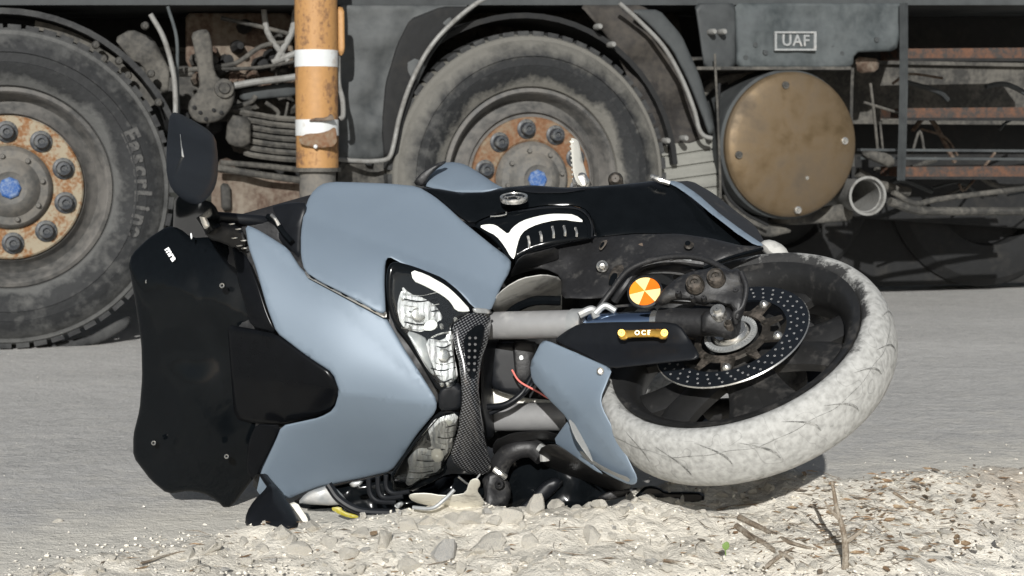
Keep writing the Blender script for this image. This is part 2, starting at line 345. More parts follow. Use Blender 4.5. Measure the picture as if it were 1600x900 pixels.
m_rubber_r = []
for nm, base, d1, lo, hi in (('truck_sidewall_dark', (.010, .011, .012), (.085, .086, .083), .505, .53), ('truck_sidewall_dusty', (.007, .008, .009), (.135, .13, .115), .475, .505)):
    m = mat(nm, base, .75, 0, dust=.22, dcol=(.075, .075, .072), scale=5, var=.4, bump=.003, bscale=45, contrast=.1); t = m.node_tree; b = t.nodes['Principled BSDF']; L = t.links.new
    tc = NN(t, 'TexCoord'); se = NN(t, 'SeparateXYZ'); L(tc.outputs['Object'], se.inputs[0]); nz_ = NN(t, 'TexNoise'); nz_.inputs['Scale'].default_value = 9; nz_.inputs['Detail'].default_value = 8; nz_.inputs['Roughness'].default_value = .7; L(tc.outputs['Object'], nz_.inputs['Vector'])
    rd_ = mth(t, 'SQRT', mth(t, 'ADD', mth(t, 'MULTIPLY', se.outputs[0], se.outputs[0]), mth(t, 'MULTIPLY', se.outputs[1], se.outputs[1])))
    q = mth(t, 'MULTIPLY_ADD', mth(t, 'SUBTRACT', nz_.outputs[0], .5), .16, rd_); mr_ = NN(t, 'MapRange'); L(q, mr_.inputs[0]); mr_.inputs[1].default_value = lo-.03; mr_.inputs[2].default_value = hi
    m2_ = NN(t, 'MapRange'); L(q, m2_.inputs[0]); m2_.inputs[1].default_value = .385; m2_.inputs[2].default_value = .355; k_ = mth(t, 'MAXIMUM', mr_.outputs[0], m2_.outputs[0])
    old = b.inputs['Base Color'].links[0].from_socket; mq = NN(t, 'Mix'); mq.data_type = 'RGBA'; L(mth(t, 'MULTIPLY', k_, .85), mq.inputs[0]); L(old, mq.inputs[6]); mq.inputs[7].default_value = (*d1, 1); L(mq.outputs[2], b.inputs['Base Color']); m_rubber_r.append(m)
def ground_mat(name, c0, c1, c2, fine, bump, brown=None):
    m = bpy.data.materials.new(name); m.use_nodes = True; t = m.node_tree; b = t.nodes['Principled BSDF']; L = t.links.new
    tc = NN(t, 'TexCoord')
    def nz(sc, det=8, ro=.6, mp=None):
        n = NN(t, 'TexNoise'); n.inputs['Scale'].default_value = sc; n.inputs['Detail'].default_value = det; n.inputs['Roughness'].default_value = ro
        if mp:
            k = NN(t, 'Mapping'); k.inputs['Scale'].default_value = mp; L(tc.outputs['Object'], k.inputs[0]); L(k.outputs[0], n.inputs['Vector'])
        else: L(tc.outputs['Object'], n.inputs['Vector'])
        return n.outputs[0]
    a = nz(1.3, mp=(.6, 1.6, 1)); f = nz(fine, 4, .8); g = nz(fine*.22, 6, .7)
    r1 = NN(t, 'ValToRGB'); r1.color_ramp.elements[0].position = .35; r1.color_ramp.elements[0].color = (*c0, 1); r1.color_ramp.elements[1].position = .65; r1.color_ramp.elements[1].color = (*c1, 1)
    L(mth(t, 'ADD', mth(t, 'MULTIPLY', a, .55), mth(t, 'MULTIPLY', g, .45)), r1.inputs[0])
    r2 = NN(t, 'MapRange'); L(f, r2.inputs[0]); r2.inputs[1].default_value = .42; r2.inputs[2].default_value = .68
    mx = NN(t, 'Mix'); mx.data_type = 'RGBA'; L(mth(t, 'MULTIPLY', r2.outputs[0], .8), mx.inputs[0]); L(r1.outputs[0], mx.inputs[6]); mx.inputs[7].default_value = (*c2, 1); out = mx.outputs[2]
    if brown:
        se = NN(t, 'SeparateXYZ'); L(tc.outputs['Object'], se.inputs[0])
        k = mth(t, 'ADD', mth(t, 'MULTIPLY', se.outputs[0], brown[1]), mth(t, 'MULTIPLY', nz(3.5), 1.6)); r = NN(t, 'MapRange'); L(k, r.inputs[0]); r.inputs[1].default_value = brown[2]; r.inputs[2].default_value = brown[2]+.5
        r.inputs[4].default_value = .8
        m2 = NN(t, 'Mix'); m2.data_type = 'RGBA'; L(r.outputs[0], m2.inputs[0]); L(out, m2.inputs[6]); m2.inputs[7].default_value = (*brown[0], 1); out = m2.outputs[2]
    L(out, b.inputs['Base Color']); b.inputs['Roughness'].default_value = .93
    bp = NN(t, 'Bump'); bp.inputs['Distance'].default_value = bump; L(mth(t, 'ADD', mth(t, 'MULTIPLY', f, .5), g), bp.inputs['Height']); L(bp.outputs[0], b.inputs['Normal'])
    return m
m_road = ground_mat('dusty_asphalt', (.31, .305, .295), (.52, .51, .49), (.56, .55, .52), 70, .009)
m_verge = ground_mat('limestone_gravel', (.60, .56, .48), (.82, .78, .69), (.55, .52, .455), 60, .012, brown=((.36, .29, .22), 1.6, 2.15))
m_bank = ground_mat('dark_earth', (.015, .016, .013), (.03, .03, .024), (.02, .022, .018), 12, .05)

# ---------------------------------------------------------------- ground
def edge_y(x):   # where the gravel verge begins, as a distance from the camera
    pts = [(-1.6, 2.3), (-.95, 2.55), (-.72, 2.78), (-.50, 2.95), (-.2, 3.0), (.1, 3.04), (.35, 3.12), (.65, 3.2), (.95, 3.36), (1.3, 3.55), (2.2, 4.1), (6, 6)]
    for a, b_ in zip(pts, pts[1:]):
        if x <= b_[0]: k = max(0, (x-a[0])/(b_[0]-a[0])); return a[1]+(b_[1]-a[1])*k
    return 6
def fbm(x, y, s): return noise.fractal(Vector((x*s, y*s, 1.7)), .8, 2.1, 5)
def hgt(x, y):
    e = edge_y(x)+.07*noise.noise(Vector((x*4, 0, 9)))+.05*noise.noise(Vector((x*13, y*5, 4)))
    k = min(1, max(0, (e-y)/.2)); k = k*k*(3-2*k)
    low = .45+.55*min(1, max(0, (x+.75)/.6))
    return k*(.048*low*low+.04*math.exp(-((x-.5)/.35)**2)+.013*fbm(x, y, 7)+.008*fbm(x, y, 30)) - .012*(1-k) - max(0, e-y-.16)*(.24*low)
def GV(px, py, dz=0.0):   # where the ray through a pixel meets the verge
    d = ray(px, py); t = 2.0
    while t < 4.5:
        p = CL+d*t
        if p.z < hgt(p.x, p.y)+dz: return p
        t += .004
    return CL+d*t
def sheet(name, xs, ys, fn, m, kind='structure'):
    vs = [(x, y, fn(x, y)) for y in ys for x in xs]; nx = len(xs)
    fs = [(j*nx+i, j*nx+i+1, (j+1)*nx+i+1, (j+1)*nx+i) for j in range(len(ys)-1) for i in range(nx-1)]
    return tag(mk(name, vs, fs, m, None, None, 180), kind=kind)
xs = [-60, -30, -15, -8, -5]+list(np.arange(-4, 5, .06))+[5, 8, 15, 30, 60]; ys = [-20, -8, -3, 0, 1]+list(np.arange(1.6, 9, .06))+[9, 12, 20, 40, 80]
road = sheet('road', [float(v) for v in xs], [float(v) for v in ys], lambda x, y: .004*fbm(x, y, 1.5)*(1 if y < 9 else 0)-.4*max(0, min(2, edge_y(x)-y-.14)), m_road)
at = road.data.attributes.new('grit', 'FLOAT', 'POINT')
at.data.foreach_set('value', [min(1, max(0, .95*math.exp(-max(0, v.co.y-edge_y(v.co.x))/.20)+.22*math.exp(-max(0, v.co.y-edge_y(v.co.x))/1.2)*(1 if v.co.x < .3 else .55))) for v in road.data.vertices])
t = m_road.node_tree; b = t.nodes['Principled BSDF']; an = NN(t, 'Attribute'); an.attribute_name = 'grit'; nn_ = NN(t, 'TexNoise'); nn_.inputs['Scale'].default_value = 9; nn_.inputs['Detail'].default_value = 9; nn_.inputs['Roughness'].default_value = .75
tcc = NN(t, 'TexCoord'); t.links.new(tcc.outputs['Object'], nn_.inputs['Vector'])
kk = mth(t, 'ADD', an.outputs['Fac'], mth(t, 'MULTIPLY_ADD', nn_.outputs[0], 1.5, -.75)); rr_ = NN(t, 'MapRange'); t.links.new(kk, rr_.inputs[0]); rr_.inputs[1].default_value = .1; rr_.inputs[2].default_value = .75
old = b.inputs['Base Color'].links[0].from_socket; mq = NN(t, 'Mix'); mq.data_type = 'RGBA'; t.links.new(rr_.outputs[0], mq.inputs[0]); t.links.new(old, mq.inputs[6]); mq.inputs[7].default_value = (.66, .63, .56, 1); t.links.new(mq.outputs[2], b.inputs['Base Color'])
tag(road, 'grey dusty asphalt road under the fallen motorcycle and the truck')
verge = sheet('gravel_verge', [float(v) for v in np.arange(-1.7, 3.4, .0135)], [float(v) for v in np.arange(1.5, 4.3, .0135)], hgt, m_verge)
tag(verge, 'cream limestone gravel verge along the road edge in the foreground')
vw = [(-40, 10.5, -.2), (60, 13, -.2)]
bk = sheet('earth_bank', [float(v) for v in np.linspace(-30, 40, 120)], [float(v) for v in np.linspace(11, 22, 26)], lambda x, y: -.3+min(1, (y-11)/3.5)*(3.6+.7*fbm(x, y, .4))+.3*fbm(x, y, 1.2), m_bank)

def rock_mesh(seed, flat=.65, rough=.35, sub=1):
    import bmesh
    r_ = random.Random(seed); bm = bmesh.new(); bmesh.ops.create_icosphere(bm, subdivisions=sub+1, radius=1)
    off = Vector((seed*3.1, seed*1.7, 0)); cuts = [(Vector((r_.uniform(-1, 1), r_.uniform(-1, 1), r_.uniform(-1, 1))).normalized(), r_.uniform(.35, .75)) for _ in range(13)]
    for v in bm.verts:
        p = v.co.copy()
        for n, d in cuts:
            q = p.dot(n)
            if q > d: p -= n*(q-d)
        p *= 1+rough*.5*noise.noise(p*1.7+off); v.co = Vector((p.x, p.y*r_.uniform(.95, 1), p.z*flat))
    vs = [v.co.copy() for v in bm.verts]; fs = [tuple(v.index for v in f.verts) for f in bm.faces]; bm.free(); return vs, fs
rocks = [rock_mesh(i, sub=1, rough=.6, flat=.75) for i in range(12)]
small = [rock_mesh(30+i, sub=0) for i in range(6)]
protos = []
for i, (v, f) in enumerate(rocks):
    for mm_ in (m_stone, m_stoneg):
        me = bpy.data.meshes.new('stone'); me.from_pydata([tuple(a) for a in v], [], f); me.materials.append(mm_); me.update()
        protos.append(me)
def place_stone(x, y, s, z=None, sink=.35, grey=None):
    g = rnd.random() < .08 if grey is None else grey
    me = protos[rnd.randrange(12)*2+(1 if g else 0)]
    z = hgt(x, y) if z is None else z
    M = Matrix.Translation((x, y, max(z, -.002)+s*.65*(.5-sink))) @ Matrix.Rotation(rnd.uniform(0, 6.3), 4, 'Z') @ Matrix.Rotation(rnd.uniform(-.4, .4), 4, 'X') @ Matrix.Diagonal((s*rnd.uniform(.8, 1.3), s*rnd.uniform(.7, 1), s*rnd.uniform(.7, 1), 1))
    link('stone', me, verge, M)
# larger stones along the crest right under the bike, then strewn over the verge
crest = [(445, 838, .030), (487, 826, .026), (515, 850, .024), (560, 835, .022), (600, 848, .030), (640, 826, .026), (668, 815, .022), (700, 822, .034), (735, 812, .030), (770, 818, .026), (800, 808, .030),
         (835, 800, .036), (870, 792, .030), (905, 785, .034), (940, 792, .026), (975, 800, .022), (760, 860, .045), (690, 872, .05), (640, 890, .04), (830, 850, .03), (330, 858, .022), (295, 872, .026), (380, 850, .02), (410, 862, .024), (540, 868, .03), (90, 825, .016), (470, 862, .03), (925, 838, .03), (1010, 780, .02), (1200, 765, .02)]
for px, py, s in crest:
    p = GV(px, py); place_stone(p.x, p.y, s, grey=(px in (690,)))
n = 0
while n < 262:
    px, py = rnd.uniform(40, 1600), rnd.uniform(735, 900); p = GV(px, py)
    if p.y > edge_y(p.x)-.03: continue
    if p.x > .45 and rnd.random() < .5: continue
    place_stone(p.x, p.y, rnd.choice((.006, .007, .008, .009, .011, .013, .017)), sink=.42); n += 1
def scatter(name, n, fn, m, geos, kind='stuff', parent=None, label=None):
    g = Geo()
    for i in range(n):
        r_ = fn()
        if not r_: continue
        x, y, z, s = r_; v, f = geos[rnd.randrange(len(geos))]
        M = Matrix.Translation((x, y, z)) @ Matrix.Rotation(rnd.uniform(0, 6.3), 4, 'Z') @ Matrix.Rotation(rnd.uniform(-.7, .7), 4, 'X') @ Matrix.Diagonal((s, s*rnd.uniform(.6, 1), s*rnd.uniform(.6, 1), 1))
        g.add([M @ a for a in v], f)
    o = g.build(name, m, parent, None, 25); tag(o, kind=kind, label=label); return o
def f_peb():
    x = rnd.uniform(-1.4, 2.0); y = rnd.uniform(2.2, 4.2)
    if y > edge_y(x)-rnd.uniform(-.03, .06): return None
    if x > .6 and rnd.random() < .4: return None
    return x, y, max(0, hgt(x, y))+.001, rnd.choice((.002, .003, .003, .004, .005, .006))
scatter('gravel', 11000, f_peb, m_stone, small, parent=verge)
scatter('grey_gravel', 1500, f_peb, m_stoneg, small, parent=verge)
def f_road():
    x = rnd.uniform(-2.6, 2.6); y = rnd.uniform(2.4, 6.5); e = edge_y(x)
    if y < e or rnd.random() < min(.96, (y-e)*2.2+.1): return None
    return x, y, .003, rnd.choice((.0012, .0015, .002, .003, .004))*(1 if y-e < .35 else .6)
scatter('loose_grit', 9000, f_road, m_stone, small, parent=road)
# dry leaves and litter
leaf = [([Vector((-1, 0, 0)), Vector((-.3, .42, .12)), Vector((.5, .36, .05)), Vector((1, 0, .22)), Vector((.4, -.4, .1)), Vector((-.4, -.35, .02)), Vector((0, 0, -.06))], [(6, 0, 1), (6, 1, 2), (6, 2, 3), (6, 3, 4), (6, 4, 5), (6, 5, 0)]),
        ([Vector((-1, -.1, 0)), Vector((0, .12, .1)), Vector((1, 0, 0)), Vector((0, -.12, .06))], [(0, 1, 2), (0, 2, 3)]),
        ([Vector((-1, -.06, 0)), Vector((.2, .1, .25)), Vector((1, .3, 0)), Vector((.3, -.05, .2))], [(0, 1, 2), (0, 2, 3)])]
def f_leaf():
    if rnd.random() < .85:
        px, py = rnd.gauss(1400, 120), rnd.gauss(790, 60)
    else: px, py = rnd.uniform(60, 1500), rnd.uniform(820, 900)
    if py > 960 or py < 690: return None
    p = GV(px, py)
    if p.y > edge_y(p.x): return None
    return p.x, p.y, hgt(p.x, p.y)+.004, rnd.choice((.003, .004, .005, .007, .009, .014))
tag(scatter('dry_leaves', 1100, f_leaf, m_leafdry, leaf), 'brown dry leaf litter on the gravel verge at the right')
scatter('dark_litter', 500, f_leaf, m_twig, leaf, label='thin grey shreds of dry bark strewn over the pale gravel')
straw = [([Vector((-1, -.02, 0)), Vector((0, .05, .12)), Vector((1, 0, .02)), Vector((0, .01, .16))], [(0, 1, 3), (1, 2, 3), (0, 3, 1), (3, 2, 1)]), ([Vector((-1, 0, 0)), Vector((-.2, .18, .1)), Vector((1, .02, .25)), Vector((-.2, .14, .14))], [(0, 1, 3), (1, 2, 3)])]
def f_straw():
    px, py = (rnd.gauss(1340, 150), rnd.gauss(810, 70)) if rnd.random() < .7 else (rnd.uniform(60, 1500), rnd.uniform(810, 900))
    if py > 960 or py < 690: return None
    p = GV(px, py)
    if p.y > edge_y(p.x): return None
    return p.x, p.y, hgt(p.x, p.y)+.005, rnd.choice((.012, .02, .03, .04))
tag(scatter('dry_straw', 420, f_straw, m_twig, straw), 'dry straw and fine dead stems scattered over the gravel')
def twig(P, r, label, cat='twig', side=()):
    root = None; pts = [G(a, b_, z) if len((a, b_, z)) == 3 and z is not None else None for a, b_, z in P]
    cp = catmull(pts, 5); cp = [p+Vector((noise.noise(p*30), noise.noise(p*30+Vector((5, 5, 5))), noise.noise(p*33)))*.002 for p in cp]
    o = mk('twig', *tube_geo(cp, [r, r*.45], 7), m_twig); tag(o, label, cat)
    for s in side:
        pp = catmull([G(*q) if len(q) == 3 else q for q in s], 4); mk('side_twig', *tube_geo(pp, [r*.6, r*.25], 6), m_twig, o)
    return o
b0 = G(1318, 905, .04)
def up(px, py, y):  # a point on the view ray at world distance y
    d = ray(px, py); return CL + d*((y-CL.y)/d.y)
def twig3(P, r, label, side=()):
    up = globals()['up'] if 'upright' in label or 'lever' in label else (lambda a, b_, c: GV(a, b_, .003))
    cp = catmull([up(*q) for q in P], 5); cp = [p+Vector((noise.noise(p*30), noise.noise(p*30+Vector((5, 5, 5))), noise.noise(p*33)))*.002 for p in cp]
    o = mk('twig', *tube_geo(cp, [r, r*.4], 7), m_twig); tag(o, label, 'twig')
    for s in side: mk('side_twig', *tube_geo(catmull([up(*q) for q in s], 4), [r*.65, r*.25], 6), m_twig, o)
YT = GV(1318, 893).y
twig3([(1316, 912, YT), (1322, 870, YT), (1316, 820, YT), (1306, 785, YT), (1300, 752, YT)], .0068, 'tall pale forked twig standing upright out of the gravel at the right', [[(1318, 850, YT), (1345, 830, YT), (1354, 820, YT)], [(1313, 812, YT), (1300, 800, YT), (1288, 783, YT)]])
twig3([(1155, 808, 2.78), (1200, 830, 2.72), (1240, 850, 2.68), (1275, 858, 2.64)], .0055, 'upper of the two dark twigs lying slantwise below the front wheel')
twig3([(1150, 822, 2.74), (1190, 848, 2.69), (1230, 870, 2.64), (1265, 885, 2.6)], .0065, 'lower and thicker of the two dark twigs lying slantwise below the wheel')
twig3([(1195, 888, 2.6), (1230, 862, 2.66), (1275, 852, 2.68), (1340, 848, 2.7)], .0045, 'thin brown twig crossing the two slanting twigs', [[(1275, 852, 2.68), (1300, 840, 2.7), (1330, 834, 2.72)]])
twig3([(600, 826, 2.86), (625, 812, 2.88), (642, 795, 2.90)], .0035, 'curved reddish brown twig leaning against the white brake lever')
twig3([(1120, 797, 2.9), (1150, 790, 2.93), (1185, 786, 2.95)], .0022, 'short grey twig lying flat on gravel under the tyre')
twig3([(220, 880, 2.66), (265, 866, 2.7), (300, 860, 2.71)], .0022, 'thin dark twig at the left end of the gravel')
twig3([(1040, 875, 2.65), (1085, 882, 2.63)], .0025, 'short straight twig left of the slanting twigs')
twig3([(1395, 770, 2.9), (1440, 795, 2.84), (1480, 806, 2.8)], .0035, 'grey twig in the brown leaf litter at the right')
sp = empty('sprout', G(1134, 858, .035), 'tiny green seedling leaf growing in the pale gravel', 'seedling')
pillow('leaf', [(1127, 853), (1133, 846), (1139, 847), (1140, 856), (1133, 861)], [(1133, 853, 2.66)], m_leafgreen, sp, front=.0008, back=.0008, Rp=3, res=4)
mk('stem', *tube_geo([W(1133, 858, 2.66), W(1134, 868, 2.66)], .001, 6), m_leafgreen, sp)

# ---------------------------------------------------------------- motorcycle
o0 = G(700, 800, 0)
bike = empty('motorcycle', (o0.x, o0.y, 0), 'fallen blue grey and black motorcycle lying on its side on the gravel edge', 'motorcycle')
# depth field of the front bodywork: nose nearest, flanks fall back
BD = [(683, 632, 2.86), (525, 612, 2.90), (400, 585, 2.96), (300, 575, 3.0), (215, 560, 3.06), (262, 352, 3.05), (385, 350, 2.98), (475, 420, 2.93), (604, 495, 2.88),
      (600, 410, 2.90), (490, 290, 3.06), (655, 290, 3.05), (800, 410, 3.0), (765, 480, 2.95), (600, 745, 3.02), (500, 758, 3.05), (410, 770, 3.06), (352, 795, 3.06), (262, 772, 3.08), (208, 700, 3.10), (440, 665, 2.98)]
def sh(c, d): return [(a, b_, e+d) for a, b_, e in c]
# dark inner structure behind the fairings so nothing shows through the seams
pillow('inner_fairing', [(340, 345), (500, 300), (650, 300), (790, 412), (762, 478), (700, 500), (690, 620), (620, 735), (470, 765), (395, 765), (400, 640), (330, 420)], sh(BD, .035), m_rough, bike, front=.004, back=.06, Rp=14, wob=.015)
pan = pillow('side_fairing', [(520, 284), (560, 285), (610, 287), (652, 291), (678, 306), (700, 324), (722, 345), (745, 364), (775, 388), (799, 405), (797, 424), (784, 446), (774, 470), (766, 487), (740, 484), (726, 464), (700, 444), (655, 426), (622, 409), (607, 401), (602, 410), (601, 440), (603, 491), (590, 488), (560, 471), (530, 455), (500, 440), (476, 424), (470, 400), (470, 365), (475, 330), (484, 305), (500, 288)],
       sh(BD, -.006), m_blue, bike, front=.005, back=.004, Rp=5, crease=(((812, 424), (662, 286), .0016), ((470, 335), (790, 455), -.00028), ((640, 300), (470, 395), .00012)), res=10)
nf = pillow('nose_fairing', [(383, 351), (400, 357), (425, 372), (450, 388), (472, 422), (500, 442), (530, 458), (560, 474), (603, 495), (612, 510), (632, 545), (655, 580), (683, 625), (682, 642), (652, 678), (632, 708), (612, 736), (565, 747), (500, 760), (468, 772), (448, 781), (425, 776), (400, 772), (408, 735), (430, 690), (440, 665), (500, 652), (522, 640), (530, 612), (520, 583), (480, 557), (432, 520), (417, 480), (400, 420), (388, 385)],
       BD, m_blue, bike, front=.005, back=.004, Rp=5, crease=(((380, 350), (686, 630), -.00022), ((525, 612), (686, 634), .0004)), res=10)
for a, b_ in (((483, 427), (492, 433)), ((508, 441), (520, 448)), ((532, 454), (543, 460)), ((555, 465), (568, 472)), ((577, 477), (588, 484))):
    pillow('seam_clip', [(a[0], a[1]-4), (b_[0], b_[1]-4), (b_[0], b_[1]+5), (a[0], a[1]+5)], sh(BD, -.0195), m_gloss, bike, front=.002, back=.004, Rp=2, res=4)
pillow('seam_strip', [(478, 419), (604, 485), (604, 499), (476, 431)], sh(BD, -.016), m_steel, bike, front=.001, back=.002, Rp=3, res=8)
# windscreen: two shells
ws_ = pillow('windscreen', [(232, 372), (262, 353), (280, 356), (300, 372), (330, 370), (362, 381), (384, 398), (400, 450), (412, 500), (440, 525), (440, 660), (425, 700), (400, 742), (384, 764), (364, 790), (352, 796), (338, 781), (318, 771), (295, 767), (262, 772), (236, 751), (208, 714), (208, 680), (218, 640), (222, 590), (221, 540), (212, 475), (201, 415), (206, 397)],
       [q if not (200 < q[0] < 330 and 400 < q[1] < 750) else (q[0], q[1], q[2]+.01) for q in sh(BD, -.008)]+[(310, 600, 2.972), (290, 450, 2.985), (330, 700, 3.0)], m_smoke, bike, front=.006, back=.002, Rp=9, crease=(((250, 440), (415, 500), .00022), ((330, 790), (280, 640), .0003), ((300, 400), (360, 640), -.0002)), res=9, wob=.003)
cowl = pillow('screen_cowl', [(355, 507), (385, 512), (432, 521), (480, 556), (518, 582), (531, 612), (523, 638), (497, 652), (440, 664), (400, 662), (366, 655), (362, 600)], sh(BD, -.02), m_cowl, bike, front=.008, back=.006, Rp=9, crease=(((380, 590), (535, 608), .0005), ((430, 520), (440, 665), .0003)), res=10)
pillow('cowl_panel', [(362, 382), (386, 400), (404, 445), (418, 490), (432, 521), (392, 510), (372, 440)], sh(BD, -.012), m_cowl, bike, front=.003, back=.004, Rp=4)
pillow('cowl_panel', [(440, 664), (425, 700), (398, 752), (384, 735), (388, 690), (400, 662)], sh(BD, -.010), m_cowl, bike, front=.004, back=.004, Rp=4)
for px, py, r in ((232, 440, .008), (347, 446, .0065), (240, 692, .006), (354, 713, .006)):
    D = float(tps(sh(BD, -.016))([(px, py)])[0]); Mx = frame(W(px, py, D), CL-W(px, py, D))
    s = cyl('screen_bolt', Mx, r, -.006, .004, m_gloss, bike, 14)
    lathe('bolt_ring', [(r*.35, .0045), (r*.6, .0055), (r*.75, .0045)], m_steel, s, Mx, 14)
# print on the screen: small slanting white lettering
c = W(267, 397, float(tps(sh(BD, -.014))([(267, 397)])[0])); zz = (CL-c).normalized(); xx = CR @ Vector((.53, -.85, 0))
text_mesh('screen_lettering', 'mra', .017, .0006, m_logo, ws_, frame(c+zz*.004, zz, xx), 1.0, .0007)
# headlights
HD = [(610, 415, 2.865), (720, 470, 2.895), (683, 610, 2.862), (715, 600, 2.875), (612, 500, 2.86)]
hl = pillow('headlight', [(607, 414), (618, 408), (650, 417), (692, 434), (718, 455), (730, 470), (747, 486), (722, 497), (712, 508), (708, 540), (718, 600), (706, 612), (684, 612), (662, 575), (634, 530), (612, 502), (604, 470), (603, 435)], sh(HD, -.004), m_gloss, bike, front=.006, back=.03, Rp=8)
pillow('light_guide', [(642, 421), (665, 428), (697, 446), (714, 461), (736, 485), (727, 488), (712, 486), (704, 472), (692, 462), (662, 446), (645, 439)], sh(HD, -.014), m_drl, hl, front=.003, back=.003, Rp=4)
pillow('reflector_bowl', [(627, 446), (640, 458), (664, 466), (684, 480), (694, 498), (690, 516), (668, 524), (640, 516), (626, 508), (620, 480)], sh(HD, -.013), m_refl, hl, front=.005, back=.012, Rp=9, wob=.03, res=5)
pillow('reflector_bowl', [(664, 532), (688, 522), (706, 516), (710, 556), (717, 592), (700, 600), (684, 592), (672, 562)], sh(HD, -.013), m_refl, hl, front=.005, back=.012, Rp=9, wob=.03, res=5)
pillow('reflector_divider', [(634, 516), (655, 522), (668, 530), (672, 560), (680, 590), (668, 578), (650, 548)], sh(HD, -.013), m_silver, hl, front=.003, back=.003, Rp=4, wob=.01)
pillow('bulb_shield', [(664, 504), (676, 498), (685, 506), (678, 517), (660, 516)], sh(HD, -.022), m_drl, hl, front=.003, back=.003, Rp=4)
for q in (((630, 459), (626, 480), (632, 505)), ((672, 528), (690, 521), (706, 519)), ((650, 545), (668, 580), (688, 603))):
    tube('lens_rib', [(a, b_, 2.865) for a, b_ in q], .0016, m_steel, hl, 6)
for px, py in ((628, 470), (627, 490), (640, 512), (690, 510), (700, 600), (690, 600), (712, 500)):
    pillow('facet', [(px-4, py-5), (px+3, py-4), (px+4, py+4), (px-2, py+5)], sh(HD, -.015), m_steel, hl, front=.003, back=.001, Rp=3, res=4)
pillow('bulb', [(648, 480), (662, 480), (668, 492), (660, 504), (646, 502), (641, 490)], sh(HD, -.020), m_steel, hl, front=.003, back=.004, Rp=7, res=4)
pillow('bulb', [(688, 545), (700, 545), (705, 557), (697, 568), (686, 565), (682, 554)], sh(HD, -.020), m_steel, hl, front=.003, back=.004, Rp=7, res=4)
pillow('lens', [(613, 424), (640, 424), (692, 447), (716, 470), (736, 488), (714, 500), (704, 520), (714, 598), (700, 606), (686, 602), (660, 562), (620, 500), (610, 460)], sh(HD, -.027), m_lens, hl, front=.003, back=.002, Rp=8)
for bx0, bx1, by0, by1, hh, DD in ((626, 688, 458, 516, hl, HD), (672, 712, 530, 594, hl, HD)):
    for y_ in range(by0, by1, 9):
        tube('reflector_step', [(bx0+(y_ % 7), y_, float(tps(sh(DD, -.0195))([(bx0, y_)])[0])), ((bx0+bx1)/2, y_+2+(y_ % 3), float(tps(sh(DD, -.0205))([((bx0+bx1)/2, y_)])[0])), (bx1-(y_ % 5)*2, y_-1, float(tps(sh(DD, -.0195))([(bx1, y_)])[0]))], .0007+.0005*(y_ % 2), m_gloss if y_ % 2 else m_steel, hh, 5, 4)
HL = [(684, 645, 2.88), (718, 640, 2.88), (700, 720, 2.93), (620, 760, 2.99), (640, 700, 2.93)]
hl2 = pillow('headlight', [(684, 643), (700, 640), (719, 641), (717, 670), (708, 705), (697, 722), (700, 735), (680, 752), (640, 768), (617, 772), (608, 745), (632, 711), (652, 682)], sh(HL, .0), m_gloss, bike, front=.006, back=.03, Rp=7)
pillow('reflector_bowl', [(682, 652), (716, 645), (714, 672), (706, 702), (690, 716), (664, 698), (664, 674)], sh(HL, -.009), m_refl, hl2, front=.005, back=.004, Rp=9, wob=.03, res=5)
pillow('reflector_bowl', [(658, 690), (682, 696), (690, 716), (688, 736), (662, 744), (640, 760), (620, 766), (613, 750), (628, 726), (648, 704)], sh(HL, -.009), m_refl, hl2, front=.006, back=.004, Rp=9, wob=.03, res=5)
for y_ in range(656, 752, 9):
    xa = 684 if y_ < 700 else 668-(y_-700)*.9; xb = 712 if y_ < 690 else 712-(y_-690)*.75
    tube('reflector_step', [(xa, y_, float(tps(sh(HL, -.0155))([(xa, y_)])[0])), ((xa+xb)/2, y_+2, float(tps(sh(HL, -.0165))([((xa+xb)/2, y_)])[0])), (xb, y_-1, float(tps(sh(HL, -.0155))([(xb, y_)])[0]))], .0007+.0005*(y_ % 2), m_gloss if y_ % 2 else m_steel, hl2, 5, 4)
pillow('facet', [(676, 700), (692, 702), (694, 718), (682, 724), (672, 714)], sh(HL, -.02), m_drl, hl2, front=.005, back=.002, Rp=7, res=4)
pillow('facet', [(690, 655), (712, 650), (706, 664), (690, 668)], sh(HL, -.017), m_drl, hl2, front=.002, back=.002, Rp=4, res=4)
pillow('lens', [(688, 648), (716, 644), (713, 676), (704, 706), (694, 722), (692, 738), (660, 748), (638, 764), (618, 768), (612, 748), (632, 716), (654, 686)], sh(HL, -.022), m_lens, hl2, front=.003, back=.002, Rp=7)
pillow('chin_panel', [(684, 612), (700, 600), (722, 598), (722, 642), (700, 641), (686, 642)], [(684, 625, 2.862), (720, 600, 2.86), (720, 640, 2.868)], m_satin, bike, front=.006, back=.02, Rp=5)
# carbon beak
CD = [(715, 490, 2.86), (765, 492, 2.90), (735, 600, 2.845), (750, 650, 2.87), (710, 715, 2.89), (768, 730, 2.97), (725, 640, 2.85)]
bk_ = pillow('carbon_beak', [(706, 508), (718, 497), (738, 487), (764, 489), (768, 500), (764, 530), (752, 562), (748, 605), (752, 650), (760, 695), (770, 732), (757, 742), (736, 742), (712, 728), (703, 712), (716, 670), (722, 620), (718, 570), (709, 535)], CD, m_carbon, bike, front=.01, back=.03, Rp=12, crease=(((735, 487), (735, 742), .0004),))
pillow('beak_recess', [(724, 528), (742, 508), (758, 506), (756, 530), (747, 556), (743, 590), (735, 592), (726, 560)], sh(CD, -.0145), m_gloss, bk_, front=.001, back=.003, Rp=4)
for i in range(6):
    for j in range(2):
        px = 734+j*9-(i*.4); py = 528+i*10; Dq = float(tps(sh(CD, -.016))([(px, py)])[0])
        cyl('mesh_rib', frame(W(px, py, Dq), CL-W(px, py, Dq)), .003, -.002, .0015, m_rough, bk_, 6)
